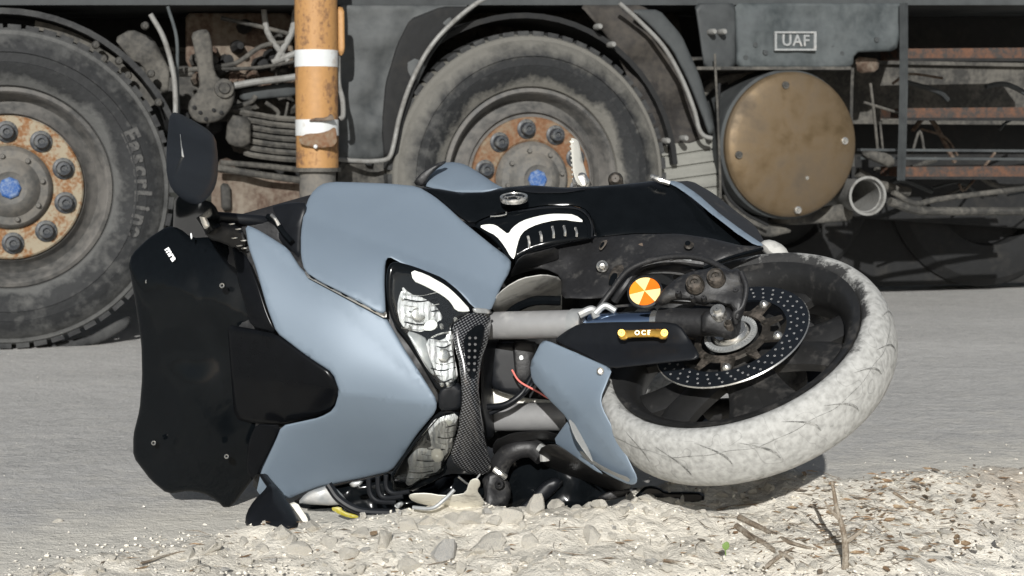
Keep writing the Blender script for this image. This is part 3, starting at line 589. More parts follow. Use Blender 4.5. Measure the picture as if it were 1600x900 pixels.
tube('beak_edge_trim', [(716, 745, 2.88), (735, 757, 2.89), (750, 741, 2.90)], .002, m_steel, bike, 6)
pillow('beak_cap', [(738, 480), (766, 483), (769, 491), (740, 489)], sh(CD, -.008), m_silver, bike, front=.003, back=.004, Rp=3)

# wheel frame: axle leans up and toward the camera, the fork runs to the right and a little nearer
Cf = W(1145, 530, 2.787); vz = (CL-Cf).normalized(); vx = Vector((0, 0, 1)).cross(vz).normalized(); vy = vz.cross(vx)
def loc(x, y, z): return (vx*x+vy*y+vz*z)
ax = loc(-.31, .768, .56).normalized(); fk = loc(.875, 0, .484); fk = (fk-ax*fk.dot(ax)).normalized(); fw = fk.cross(ax)  # toward the camera and down
if fw.dot(vz) < 0: fw = -fw
WF = frame(Cf-ax*.055, ax, fk)
rim = lathe('front_wheel', [(.214, .052), (.222, .054), (.222, .047), (.212, .044), (.205, .03), (.196, .005), (.196, -.005), (.205, -.03), (.212, -.044), (.222, -.047), (.222, -.054), (.214, -.052), (.200, -.045), (.188, -.02), (.184, 0), (.188, .022), (.203, .046)], m_rim, bike, WF, 96, close=True)
ty = lathe('tyre', [(.2215, .046), (.225, .052), (.231, .0565), (.239, .058), (.247, .056), (.254, .050), (.260, .040), (.2645, .028), (.267, .014), (.268, 0), (.267, -.014), (.2645, -.028), (.260, -.040), (.254, -.050), (.247, -.056), (.239, -.058), (.231, -.0565), (.225, -.052), (.2215, -.046)], m_tyre, rim, WF, 128, smooth=60)
CS = [(.254, .0505), (.260, .0405), (.2645, .0285), (.267, .0145), (.268, 0), (.267, -.0145), (.2645, -.0285)]
def tyre_pt(q, a):
    q = min(max(q, 0), len(CS)-1.001); i = int(q); f = q-i; rr_ = CS[i][0]*(1-f)+CS[i+1][0]*f+.0004; z_ = CS[i][1]*(1-f)+CS[i+1][1]*f
    return Vector((rr_*math.cos(a), rr_*math.sin(a), z_))
m_groove = mat('dust_filled_tread_groove', (.10, .10, .095), .9, 0, dust=.45, dcol=(.30, .30, .285), scale=60, var=.3)
for k in range(22):
    a0 = 2*math.pi*k/22; n = 12; vs = []; long_ = k % 2
    for i in range(n+1):
        q = i/n; qq = (.3+3.4*q) if long_ else (1.2+3.6*q); a = a0+.20*q+.05*math.sin(q*3.1); w = .0026*math.sin(math.pi*(q*.9+.05))+.0004
        vs += [tyre_pt(qq, a-w/.26), tyre_pt(qq+.02, a+w/.26)]
    mk('tread_groove', vs, [(2*i, 2*i+1, 2*i+3, 2*i+2) for i in range(n)], m_groove, ty, WF, 60)
vs = []; n = 240
for i in range(n+1):
    a = 2*math.pi*i/n; q = 2.1+.16*math.sin(a*11)+.1*math.sin(a*23+1); vs += [tyre_pt(q, a), tyre_pt(q+.07, a)]
mk('tread_seam', vs, [(2*i, 2*i+1, 2*i+3, 2*i+2) for i in range(n)], m_groove, ty, WF, 60)
g = Geo()
for k in range(5):
    a = 2*math.pi*k/5+.35
    for s in (-1, 1):
        r0, r1 = .035, .19; n = 8; vs = []
        for i in range(n+1):
            q = i/n; r = r0+(r1-r0)*q; ang = a+s*(.10+.16*q*q); w = .036-.006*q; zc = .012-.01*q
            d = Vector((math.cos(ang), math.sin(ang), 0)); p = Vector((-d.y, d.x, 0)); h = .014-.003*q
            vs += [d*r-p*w+Vector((0, 0, zc+h*.3)), d*r-p*w*.5+Vector((0, 0, zc+h)), d*r+p*w*.5+Vector((0, 0, zc+h)), d*r+p*w+Vector((0, 0, zc+h*.3)), d*r+p*w+Vector((0, 0, zc-h)), d*r-p*w+Vector((0, 0, zc-h))]
        fs = [(i*6+j, i*6+(j+1) % 6, (i+1)*6+(j+1) % 6, (i+1)*6+j) for i in range(n) for j in range(6)]
        mk('spoke', vs, fs, m_rim, rim, WF, 50)
lathe('hub', [(.012, .046), (.03, .046), (.036, .04), (.04, .02), (.05, .012), (.05, -.03), (.03, -.05), (.012, -.05)], m_rim, rim, WF, 40)
g = Geo(); DZ = .062
vs, fs = lathe_geo([(.098, DZ-.0022), (.098, DZ+.0022), (.136, DZ+.0022), (.1365, DZ), (.136, DZ-.0022)], 110, True)
dsc = mk('brake_disc', vs, fs, m_disc, rim, WF, 30)
g = Geo()
for k in range(36):
    for j, r in enumerate((.106, .117, .128)):
        a = 2*math.pi*(k+j*.33)/36; p = Vector((r*math.cos(a), r*math.sin(a), DZ+.0026))
        v, f = lathe_geo([(.0012, 0), (.0019, .0003), (.0022, 0)], 8); g.add([p+q for q in v], f)
tag(g.build('disc_hole', m_fork, rim, WF), kind='stuff')
lathe('brake_disc', [(.098, -DZ), (.136, -DZ), (.136, -DZ-.004), (.098, -DZ-.004)], m_disc, rim, WF, 80, close=True)
lathe('disc_edge', [(.1365, DZ-.002), (.138, DZ), (.1365, DZ+.002)], m_steel, rim, WF, 110)
g = Geo()
v, f = lathe_geo([(.055, DZ-.003), (.055, DZ+.002), (.066, DZ+.002), (.068, DZ-.003)], 60, True); g.add(v, f)
for k in range(10):
    a = 2*math.pi*k/10; w = .55 if k % 2 == 0 else .22; r1 = .099 if k % 2 == 0 else .093
    vs = []; n = 6
    for i in range(n+1):
        q = i/n; r = .064+(r1-.064)*q; hw = (.013*(1-q)+.0085*q) if k % 2 == 0 else (.010*(1-q)+.004*q)
        d = Vector((math.cos(a), math.sin(a), 0)); p = Vector((-d.y, d.x, 0))
        vs += [d*r-p*hw+Vector((0, 0, DZ-.003)), d*r-p*hw+Vector((0, 0, DZ+.0015)), d*r+p*hw+Vector((0, 0, DZ+.0015)), d*r+p*hw+Vector((0, 0, DZ-.003))]
    g.add(vs, [(i*4+j, i*4+(j+1) % 4, (i+1)*4+(j+1) % 4, (i+1)*4+j) for i in range(n) for j in range(4)]+[(n*4, n*4+1, n*4+2, n*4+3)])
g.build('disc_carrier', m_carrier, rim, WF)
for k in range(5):
    a = 2*math.pi*k/5; lathe('disc_bobbin', [(.001, DZ+.009), (.0045, DZ+.0085), (.007, DZ+.006), (.009, DZ+.002), (.009, DZ-.003)], m_steel, rim, WF @ Matrix.Translation((.089*math.cos(a), .089*math.sin(a), 0)), 16)
    a += .6; lathe('carrier_bolt', [(.001, DZ+.005), (.005, DZ+.005), (.006, DZ+.002), (.006, DZ)], m_carrier, rim, WF @ Matrix.Translation((.062*math.cos(a), .062*math.sin(a), 0)), 12)
g = Geo(); v, f = lathe_geo([(.036, DZ+.003), (.036, DZ+.006), (.047, DZ+.006), (.047, DZ+.002)], 72, True); g.add(v, f)
for k in range(48):
    a = 2*math.pi*k/48; g.box((0, 0, 0), (.0028, .0007, .0012), Matrix.Translation((.044*math.cos(a), .044*math.sin(a), DZ+.0068)) @ Matrix.Rotation(a, 4, 'Z'))
g.build('sensor_ring', m_silver, rim, WF)
lathe('bearing_seat', [(.018, DZ+.004), (.02, DZ+.012), (.028, DZ+.013), (.031, DZ+.009), (.033, DZ+.002)], m_steel, rim, WF, 48)
lathe('axle_bolt', [(.001, .10), (.008, .10), (.011, .097), (.013, .09), (.013, DZ-.02)], m_steel, rim, WF, 24)
# forks
def FP(s, along, off=0): # a point on a fork leg: s = +1 upper, -1 lower; along = metres from the axle toward the crown
    return (Cf-ax*.055)+ax*(.108*s)-fk*along+fw*(-.0)+fw*off
def fork_tube(name, s, a0, a1, r, m, parent, off=0): return mk(name, *tube_geo([FP(s, a0, off), FP(s, (a0+a1)/2, off), FP(s, a1, off)], r, 28), m, parent, None, 40)
fo = .0
P0 = W(762, 509, 2.985); P1 = W(912, 506, 2.88); P2 = W(1032, 502, 2.80); P3 = W(1150, 505, 2.735)
def seg(name, a, b_, r, m, parent, n=28): return mk(name, *tube_geo([a, a.lerp(b_, .5), b_], r, n), m, parent, None, 40)
fork = seg('fork_leg', P0, P1, .0255, m_fork, bike)
seg('fork_seal', P1-(P1-P0).normalized()*.022, P1+(P1-P0).normalized()*.004, .0275, m_silver, fork)
seg('fork_seal_lip', P1+(P1-P0).normalized()*.0045, P1+(P1-P0).normalized()*.012, .0245, m_rough, fork)
seg('fork_slider', P1, P2, .0185, m_chrome, fork)
seg('slider_ring', P2-(P2-P1).normalized()*.012, P2, .0195, m_steel, fork)
seg('fork_bottom', P2, P3, .024, m_rough, fork)
pillow('axle_clamp', [(1095, 488), (1120, 478), (1140, 480), (1150, 490), (1148, 505), (1152, 520), (1146, 532), (1128, 528), (1110, 520), (1095, 522)], [(1120, 505, 2.735)], m_rough, fork, front=.02, back=.04, Rp=12)
for px, py, r in ((1122, 487, .013), (1138, 507, .007)):
    Mx = frame(W(px, py, 2.712), ax*.8+vz*.4); lathe('clamp_bolt', [(.001, .010), (r*.45, .010), (r*.6, .006), (r*.65, .004), (r, .004), (r, -.012)], m_steel if r > .01 else m_carrier, fork, Mx, 20)
Q0 = W(758, 652, 3.10); Q1 = W(892, 651, 3.02)
fork2 = seg('fork_leg', Q0, Q1, .0265, m_fork, bike)
seg('fork_clamp_ring', Q0, Q0+(Q1-Q0).normalized()*.022, .0285, m_silver, fork2)
seg('fork_bottom', Q1, FP(-1, .02), .023, m_rough, fork2)
# fork guard and slider
gd = pillow('fork_guard', [(864, 533), (882, 518), (906, 505), (960, 503), (1040, 503), (1062, 507), (1078, 530), (1093, 553), (1091, 562), (1040, 567), (958, 576), (935, 566), (900, 549)], [(870, 530, 2.86), (1050, 508, 2.735), (1085, 560, 2.715), (958, 572, 2.775), (960, 505, 2.80)], m_satin, bike, front=.006, back=.010, Rp=5, crease=(((860, 538), (1095, 535), -.0006),))
sl = pillow('slider_bracket', [(964, 518), (968, 514), (980, 516), (1030, 514), (1042, 515), (1044, 522), (1042, 530), (1032, 531), (1028, 527), (982, 528), (978, 532), (968, 531)], [(964, 520, 2.757), (1044, 520, 2.712), (1000, 530, 2.735)], m_gold, gd, front=.007, back=.006, Rp=3, res=4)
for px in (971, 1038):
    D = 2.757-(px-964)/80*.045-.008; lathe('slider_screw', [(.001, .001), (.0035, .001), (.004, .003), (.006, .003), (.006, -.002)], m_gold, gd, frame(W(px, 520, D), CL-W(px, 520, D)), 14)
c = W(1004, 520, 2.733-.0105); text_mesh('slider_lettering', 'OCE', .0105, .0005, m_goldtxt, gd, frame(c, (CL-c), W(1044, 518, 2.712)-W(964, 520, 2.757)), 1.5, .0004)
# front mudguard (blue) - two facets folded round the tyre
fd = pillow('front_mudguard', [(846, 533), (856, 532), (900, 551), (957, 576), (950, 596), (939, 622), (942, 638), (965, 682), (996, 745), (995, 756), (984, 758), (955, 745), (928, 728), (905, 700), (885, 652), (858, 625), (830, 594), (828, 568)], [(848, 535, 2.84), (955, 578, 2.77), (830, 590, 2.86), (940, 625, 2.74), (990, 752, 2.74), (890, 650, 2.82), (930, 725, 2.80)], m_blue, bike, front=.004, back=.004, Rp=4, crease=(((830, 560), (1000, 752), .0006),))
pillow('mudguard_fold', [(890, 654), (900, 690), (922, 722), (945, 742), (932, 737), (900, 715), (864, 690), (876, 672)], [(890, 656, 2.85), (864, 690, 2.90), (940, 740, 2.80)], m_blue, fd, front=.003, back=.003, Rp=3)
pillow('mudguard_gap', [(887, 652), (900, 664), (912, 685), (924, 712), (928, 725), (912, 705), (897, 682)], [(890, 656, 2.80), (925, 722, 2.785)], m_dustpl, fd, front=.002, back=.002, Rp=3)
pillow('scuffed_lip', [(905, 702), (930, 722), (960, 738), (985, 747), (982, 755), (955, 744), (928, 728), (908, 712)], [(905, 702, 2.795), (985, 750, 2.733)], m_silver, fd, front=.001, back=.002, Rp=3)
lathe('mudguard_screw', [(.001, .003), (.003, .003), (.0035, .0015), (.0065, .0035), (.0065, -.003)], m_steel, fd, frame(W(938, 580, 2.765), CL-W(938, 580, 2.765)), 16)
# caliper and hoses over the wheel
cal = pillow('brake_caliper', [(1062, 432), (1080, 424), (1105, 420), (1130, 418), (1142, 424), (1150, 418), (1158, 424), (1165, 450), (1166, 478), (1158, 500), (1146, 504), (1144, 478), (1130, 478), (1118, 472), (1100, 476), (1080, 470), (1052, 468), (1040, 478), (1020, 476), (1036, 452), (1050, 440)], [(1040, 470, 2.76), (1160, 440, 2.74), (1150, 490, 2.72)], m_rough, bike, front=.018, back=.03, Rp=10, wob=.02, res=7)
for px, py in ((1085, 442), (1118, 432)):
    Mx = frame(W(px, py, 2.722), ax*.5+vz*.6); lathe('caliper_piston_cap', [(.001, .0), (.006, .0), (.0065, .004), (.011, .004), (.0125, .001), (.0145, .003), (.0155, -.004), (.016, -.012)], m_carrier, cal, Mx, 24)
for px, py in ((1082, 466), (1100, 466), (1060, 458), (1150, 455)):
    lathe('caliper_bolt', [(.001, .006), (.004, .006), (.005, .002), (.005, -.01)], m_rough, cal, frame(W(px, py, 2.725), ax+vz), 10)
tube('brake_hose', [(1158, 425, 2.735), (1166, 450, 2.72), (1160, 478, 2.71), (1148, 490, 2.71), (1150, 505, 2.715)], .0045, m_rough, bike)
tube('brake_hose', [(1160, 438, 2.75), (1100, 405, 2.80), (1040, 402, 2.84), (985, 420, 2.86), (955, 455, 2.87), (935, 482, 2.87)], .0055, m_rough, bike)
tube('sensor_wire', [(1120, 478, 2.735), (1080, 474, 2.76), (1036, 472, 2.79), (1005, 475, 2.82), (950, 480, 2.85)], .0025, m_rough, bike, 8)
tube('hose_bracket', [(930, 490, 2.845), (945, 478, 2.845), (962, 486, 2.84)], .006, m_silver, bike, 8)
tube('hose_joint', [(905, 492, 2.85), (925, 484, 2.85), (932, 496, 2.85)], .0075, m_silver, bike, 8)
# round amber reflector with six sectors
c = W(1008, 457, 2.80); Mx = frame(c, ax*.75+vz*.75+vx*.1, vx)
rf = lathe('side_reflector', [(.001, -.008), (.029, -.008), (.031, -.004), (.031, .003), (.028, .005), (.0275, .003), (.001, .003)], m_rough, bike, Mx, 40)
for k in range(6):
    a0 = 2*math.pi*k/6+.2; n = 7; vs = [(0, 0, .0062)]+[(.027*math.cos(a0+1.02*i/n), .027*math.sin(a0+1.02*i/n), .0045) for i in range(n+1)]
    vs += [(v[0], v[1], .002) for v in vs]; m_ = n+2
    fs = [(0, i+1, i+2) for i in range(n)]+[(i+1, i+1+m_, i+2+m_, i+2) for i in range(n)]+[(0, m_, m_+1, 1), (0, n+1, n+1+m_, m_)]
    mk('reflector_sector', vs, fs, m_amberlit if k % 2 else (m_amber if k % 4 else m_amberdk), rf, Mx, 20)
# tank / side bodywork
TD = [(655, 293, 3.08), (830, 288, 3.14), (1030, 282, 3.16), (1195, 385, 3.02), (1060, 365, 3.02), (930, 368, 3.0), (740, 350, 3.03), (1000, 320, 3.06), (800, 320, 3.07)]
tk = pillow('fuel_tank', [(655, 293), (680, 294), (720, 301), (760, 300), (785, 293), (830, 289), (880, 293), (930, 291), (980, 287), (1030, 281), (1058, 287), (1090, 316), (1140, 352), (1192, 384), (1150, 385), (1100, 372), (1050, 366), (990, 366), (930, 372), (927, 350), (918, 330), (900, 322), (850, 322), (800, 330), (760, 340), (737, 352), (715, 338), (695, 320), (675, 304)], TD, m_gloss, bike, front=.012, back=.10, Rp=14, crease=(((780, 300), (1040, 292), .0006), ((655, 300), (1180, 352), -.0003)), res=11)
pillow('tank_stripe', [(1034, 282), (1060, 283), (1090, 303), (1125, 334), (1160, 360), (1196, 384), (1180, 384), (1150, 364), (1110, 333), (1075, 304), (1050, 288)], sh(TD, -.018), m_blue, tk, front=.004, back=.008, Rp=4)
pillow('filler_panel', [(795, 296), (830, 290), (880, 294), (920, 296), (880, 302), (835, 302)], sh(TD, -.012), m_satin, tk, front=.004, back=.004, Rp=4)
c = W(803, 310, 3.045); Mx = frame(c, loc(0, .93, .40), vx)
em = lathe('emblem', [(.001, -.004), (.026, -.004), (.0268, .002), (.026, .004), (.022, .005), (.021, .003), (.001, .003)], m_steel, bike, Mx, 40)
lathe('emblem_disc', [(.001, .0034), (.0205, .0034)], m_gloss, em, Mx, 32)
for k in range(3):
    a = math.pi/2+k*2*math.pi/3; tube('emblem_fork', [Mx @ Vector((0, 0, .0045)), Mx @ Vector((.02*math.cos(a), .02*math.sin(a), .0045))], .0014, m_steel, em, 6, 0)
    for s in (-1, 1): tube('emblem_fork', [Mx @ Vector((.013*math.cos(a), .013*math.sin(a), .0045)), Mx @ Vector((.017*math.cos(a+s*.45), .017*math.sin(a+s*.45), .0045))], .001, m_steel, em, 5, 0)
# air intake cover with white swoosh
ID = [(745, 352, 3.03), (925, 330, 3.05), (925, 370, 3.0), (805, 405, 2.99), (850, 350, 3.01)]
ic = pillow('intake_cover', [(737, 352), (760, 340), (800, 330), (850, 322), (900, 322), (918, 331), (926, 350), (930, 372), (900, 376), (860, 384), (830, 392), (802, 408), (790, 398), (770, 375), (750, 360)], ID, m_gloss, bike, front=.01, back=.03, Rp=10)
pillow('white_swoosh', [(748, 353), (762, 350), (774, 351), (786, 360), (794, 366), (800, 356), (815, 345), (838, 338), (860, 334), (880, 334), (898, 335), (914, 347), (898, 346), (880, 343), (855, 346), (830, 354), (815, 364), (808, 382), (804, 405), (798, 402), (788, 384), (775, 368), (760, 361)], sh(ID, -.012), m_drl, ic, front=.002, back=.004, Rp=4, res=7)
tube('cover_edge', [(925, 371, 2.985), (924, 348, 3.0), (914, 333, 3.02), (895, 325, 3.03), (850, 325, 3.03), (810, 331, 3.03)], .0016, m_satin, ic, 6)
for i, (px, py, h) in enumerate(((826, 378, 9), (845, 370, 8), (864, 363, 9), (882, 361, 8), (900, 363, 7))):
    tube('intake_slat', [(px-1, py-h, 2.992), (px+1, py, 2.985), (px+1, py+h, 2.985)], .0026, m_steel, ic, 6)
tube('chrome_scratch', [(766, 338, 3.01), (780, 337, 3.01), (790, 335, 3.01), (791, 331, 3.01)], .0012, m_steel, tk, 5)
# frame/inner mudguard plate behind the fork
FD = [(878, 420, 3.0), (1060, 370, 2.96), (1180, 388, 2.94), (1060, 430, 2.90), (900, 465, 2.93)]
fp = pillow('inner_mudguard', [(800, 408), (830, 392), (880, 380), (930, 371), (990, 366), (1060, 365), (1110, 372), (1160, 384), (1196, 386), (1150, 400), (1105, 418), (1070, 432), (1040, 428), (1000, 430), (975, 445), (950, 466), (918, 468), (877, 466), (877, 432), (850, 420), (815, 422)], FD, m_rough, bike, front=.01, back=.02, Rp=10, wob=.02, res=9)
lathe('mudguard_rivet', [(.001, .012), (.005, .011), (.007, .008), (.0105, .006), (.0115, 0), (.0115, -.01)], m_steel, fp, frame(W(941, 416, 2.935), CL-W(941, 416, 2.935)), 20)
for P_ in ([(948, 447), (953, 425), (962, 414), (974, 413), (975, 424), (968, 436), (960, 449)], [(935, 386), (942, 375), (950, 375), (946, 385), (938, 392)], [(1068, 380), (1078, 375), (1086, 382), (1080, 390), (1070, 389)]):
    pillow('slot_lug', P_, sh(FD, -.016), m_carrier, fp, front=.005, back=.003, Rp=4, res=5)
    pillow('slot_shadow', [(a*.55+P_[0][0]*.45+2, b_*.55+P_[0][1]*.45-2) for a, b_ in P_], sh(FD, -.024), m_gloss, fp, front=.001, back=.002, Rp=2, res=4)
pillow('warning_label', [(996, 375), (1046, 378), (1046, 387), (997, 384)], sh(FD, -.013), m_brown, fp, front=.0005, back=.001, Rp=1, res=6)
tube('mudguard_edge', [(1192, 388, 2.925), (1130, 406, 2.905), (1062, 436, 2.88)], .003, m_gloss, fp, 6)
tube('loom', [(960, 470, 2.90), (975, 448, 2.89), (1000, 418, 2.90), (1050, 408, 2.89), (1100, 412, 2.88)], .008, m_rough, bike, 10)
tube('clip', [(1046, 404, 2.88), (1062, 402, 2.88), (1080, 407, 2.88)], .004, m_silver, bike, 8)
# dusty radiator shroud and arc between fairing and plate
pillow('radiator_shroud', [(768, 488), (772, 465), (790, 448), (815, 434), (850, 428), (878, 434), (878, 492)], [(770, 480, 2.995), (870, 435, 2.955)], m_dustpl, bike, front=.012, back=.03, Rp=12, crease=(((770, 492), (870, 430), .0008),))
tube('shroud_arc', [(795, 492, 3.02), (812, 478, 3.01), (838, 470, 3.0), (876, 470, 3.0)], .009, m_gloss, bike, 8)
pillow('fairing_bracket', [(812, 400), (845, 392), (872, 385), (875, 424), (850, 420), (825, 424), (800, 432), (790, 440)], [(800, 425, 3.02), (870, 400, 3.0)], m_rough, bike, front=.012, back=.02, Rp=7, wob=.03, res=6)
# rear bodywork humps seen beyond the tank
pillow('side_fairing', [(657, 290), (662, 276), (676, 263), (692, 254), (712, 253), (730, 258), (755, 274), (775, 288), (792, 296), (760, 302), (700, 302)], [(660, 285, 3.30), (790, 292, 3.24), (700, 256, 3.34)], m_blue, bike, front=.02, back=.05, Rp=12)
pillow('fairing_edge', [(645, 288), (652, 276), (668, 262), (690, 252), (700, 252), (680, 266), (668, 280), (664, 292)], [(660, 285, 3.27)], m_rough, bike, front=.006, back=.02, Rp=4)
pillow('seat_tail', [(1050, 284), (1080, 282), (1115, 302), (1150, 330), (1180, 352), (1198, 384), (1170, 375), (1130, 345), (1090, 310)], [(1060, 285, 3.19), (1190, 375, 3.08)], m_rough, bike, front=.01, back=.06, Rp=8)
pillow('exhaust_end', [(1186, 386), (1190, 376), (1206, 374), (1226, 384), (1236, 402), (1225, 410), (1200, 404)], [(1210, 390, 3.05)], m_dustpl, bike, front=.03, back=.05, Rp=12)
tube('seat_lock', [(1018, 276, 3.13), (1030, 281, 3.12), (1046, 286, 3.12)], .006, m_steel, bike, 8)
# toothed foot peg and bar end over the tank
pg = pillow('foot_peg', [(891, 215), (900, 217), (905, 222), (910, 250), (918, 276), (918, 290), (905, 292), (896, 276), (894, 250)], [(895, 220, 3.36), (912, 290, 3.3)], m_white, bike, front=.008, back=.012, Rp=5, res=5)
for i in range(9):
    y = 220+i*7.3; pillow('peg_tooth', [(889+i*.5, y), (896+i*.5, y-1), (896+i*.5, y+4), (890+i*.5, y+4)], [(892, y, 3.345)], m_white, pg, front=.003, back=.004, Rp=2, res=3)
pillow('peg_mount', [(897, 272), (912, 268), (920, 278), (926, 292), (914, 298), (900, 296), (893, 286)], [(908, 285, 3.3)], m_steel, pg, front=.012, back=.02, Rp=6, res=5)
lathe('bar_end', [(.001, .02), (.008, .02), (.012, .017), (.0155, .01), (.0155, -.06)], m_carrier, bike, frame(W(962, 282, 3.34), Vector((-.1, -1, .25))), 24)
# upper mirror and its stalk, handlebar, hand guard
mr = pillow('mirror', [(264, 184), (270, 175), (280, 177), (300, 187), (325, 202), (337, 215), (341, 245), (340, 280), (333, 300), (318, 316), (304, 320), (285, 312), (268, 296), (260, 272), (260, 235)], [(262, 230, 3.02), (340, 250, 3.03), (285, 240, 3.0)], m_mblack, bike, front=.02, back=.02, Rp=30, res=7)
pillow('mirror_highlight', [(281, 204), (284, 225), (290, 255), (295, 280), (290, 280), (284, 250)], [(288, 240, 2.955)], m_silver, mr, front=.003, back=.004, Rp=3, res=4)  # highlight along the mirror, laid on as a silver strip
tube('mirror_stalk', [(303, 312, 3.0), (312, 328, 2.99), (328, 350, 2.98), (334, 360, 2.98)], [.012, .017], m_gloss, bike, 14, 6)
pillow('mirror_shroud', [(272, 308), (290, 302), (318, 312), (335, 318), (345, 340), (345, 378), (300, 382), (270, 365)], [(275, 340, 3.03), (340, 350, 3.0)], m_gloss, bike, front=.012, back=.03, Rp=14)
pillow('mirror_knuckle', [(306, 318), (314, 324), (326, 342), (329, 356), (320, 361), (313, 345)], [(318, 340, 2.965)], m_steel, bike, front=.003, back=.004, Rp=4, res=4)
lathe('stalk_bolt', [(.001, .006), (.004, .005), (.005, 0), (.005, -.004)], m_steel, bike, frame(W(325, 324, 2.965), vz), 12)
tube('handlebar', [(325, 338, 2.99), (370, 342, 3.0), (415, 346, 3.02), (440, 352, 3.05)], .0105, m_satin, bike, 14)
pillow('hand_guard', [(405, 345), (412, 328), (435, 318), (475, 315), (480, 325), (472, 350), (470, 385), (472, 415), (455, 395), (430, 372)], [(410, 335, 3.05), (475, 340, 3.0), (470, 410, 2.97)], m_satin, bike, front=.01, back=.02, Rp=10)
tube('lever', [(418, 338, 3.0), (430, 345, 2.99), (442, 362, 2.98), (456, 378, 2.97)], .0055, m_gloss, bike, 8)
tube('lever_tip', [(424, 336, 2.985), (430, 342, 2.98), (436, 352, 2.98)], .0035, m_steel, bike, 8)
pillow('hand_guard', [(318, 352), (330, 345), (356, 348), (378, 356), (386, 380), (376, 395), (350, 380), (325, 374)], [(350, 365, 2.985)], m_rough, bike, front=.008, back=.02, Rp=8, wob=.02, res=6)
for px, py in ((362, 350), (372, 358), (366, 372), (380, 376), (372, 394), (381, 388), (374, 384)):
    pillow('wiring_clip', [(px-5, py-1), (px+5, py-2), (px+5, py+1), (px-4, py+2)], [(px, py, 2.965)], m_steel, bike, front=.002, back=.003, Rp=2, res=3)
for px, py in ((299, 370),): pillow('marker_tab', [(px-2, py-6), (px+1, py-6), (px+2, py+3), (px-1, py+4)], [(px, py, 2.99)], m_logo, bike, front=.002, back=.002, Rp=2, res=3)
# lower mirror resting on the stones
mr2 = pillow('mirror', [(413, 766), (418, 758), (426, 756), (434, 760), (438, 768), (455, 792), (471, 820), (462, 832), (430, 840), (404, 838), (382, 822), (385, 800), (398, 780)], [(425, 760, 2.95), (385, 820, 2.86), (470, 820, 2.86)], m_satin, bike, front=.03, back=.015, Rp=26, res=6)
tube('mirror_stalk', [(425, 762, 2.98), (415, 748, 3.03), (404, 730, 3.06)], .007, m_satin, bike, 8)
# underside clutter between nose and ground
UD = [(470, 790, 3.08), (620, 780, 3.06), (760, 770, 3.04)]
pillow('belly_cover', [(455, 785), (500, 762), (560, 750), (612, 738), (640, 770), (700, 740), (760, 742), (800, 690), (880, 690), (960, 745), (1000, 770), (960, 780), (880, 800), (800, 806), (740, 806), (640, 806), (560, 812), (480, 808)], [(470, 790, 3.13), (620, 780, 3.10), (760, 770, 3.10), (960, 765, 2.98), (820, 700, 3.08)], m_gloss, bike, front=.02, back=.07, Rp=20, wob=.03, res=10)
pillow('silver_duct', [(464, 786), (478, 770), (495, 763), (515, 757), (532, 768), (545, 786), (520, 790), (480, 788)], [(500, 775, 3.0)], m_silver, bike, front=.012, back=.02, Rp=8)
for q, r in ((((513, 757), (530, 780), (560, 797), (600, 801), (632, 800)), .0075), (((576, 748), (578, 770), (590, 783), (618, 785)), .005), (((590, 745), (592, 768), (602, 778), (630, 775)), .005), (((603, 742), (604, 762), (615, 771), (640, 768)), .0045)):
    tube('cable', [(a, b_, 2.98-.0002*(a-500)) for a, b_ in q], r, m_satin, bike, 10)
pillow('hose_clip', [(544, 754), (568, 750), (566, 757), (550, 763)], [(555, 756, 2.97)], m_silver, bike, front=.003, back=.003, Rp=3, res=4)
pillow('hose_clip', [(614, 790), (626, 783), (632, 786), (624, 796)], [(622, 790, 2.94)], m_silver, bike, front=.003, back=.003, Rp=3, res=4)
yl = pillow('yellow_tag', [(514, 794), (532, 791), (536, 799), (562, 806), (556, 811), (534, 806)], [(535, 800, 2.96)], m_yellow, bike, front=.002, back=.002, Rp=3, res=5)
pillow('black_cover', [(536, 790), (580, 798), (625, 800), (640, 806), (590, 812), (545, 806)], [(590, 802, 3.05)], m_rough, bike, front=.008, back=.01, Rp=6)
pillow('white_shard', [(448, 788), (463, 783), (480, 808), (484, 822), (468, 824)], [(465, 805, 2.95)], m_white, bike, front=.003, back=.004, Rp=3)
pillow('front_brake_lever', [(638, 776), (642, 771), (668, 770), (690, 774), (712, 773), (728, 770), (733, 752), (741, 747), (749, 749), (751, 758), (745, 766), (752, 776), (758, 786), (748, 796), (728, 799), (700, 795), (668, 790), (645, 784)], [(640, 776, 2.90), (750, 780, 2.89)], m_white, bike, front=.010, back=.010, Rp=10, res=6)
lathe('lever_pivot', [(.001, .001), (.003, .002), (.0045, 0), (.0045, -.004)], m_carrier, bike, frame(W(741, 758, 2.875), vz), 12)
tube('bent_rod', [(710, 765, 2.87), (695, 780, 2.87), (675, 794, 2.87), (645, 793, 2.88)], .0035, m_silver, bike, 8)
pillow('master_cylinder', [(752, 745), (775, 735), (795, 750), (800, 770), (790, 800), (768, 805), (748, 796), (758, 775)], [(775, 770, 2.99)], m_rough, bike, front=.02, back=.03, Rp=12, wob=.03, res=6)
for px, py, r in ((780, 757, .009), (768, 793, .008), (783, 790, .005), (745, 735, .006)): lathe('switch_screw', [(r*.3, .003), (r*.6, .006), (r*.9, .004), (r, 0), (r, -.01)], m_rough, bike, frame(W(px, py, 2.965), vz+ax*.2), 14)
tube('hose_clamp', [(772, 733, 2.975), (782, 740, 2.972), (790, 746, 2.975)], .006, m_steel, bike, 8)
tube('radiator_hose', [(775, 748, 3.02), (785, 720, 3.01), (805, 703, 3.0), (830, 700, 3.0), (848, 712, 2.99)], .019, m_rough, bike, 14)
tube('hose_ring', [(842, 700, 2.985), (850, 706, 2.98), (852, 720, 2.98)], .010, m_silver, bike, 10)
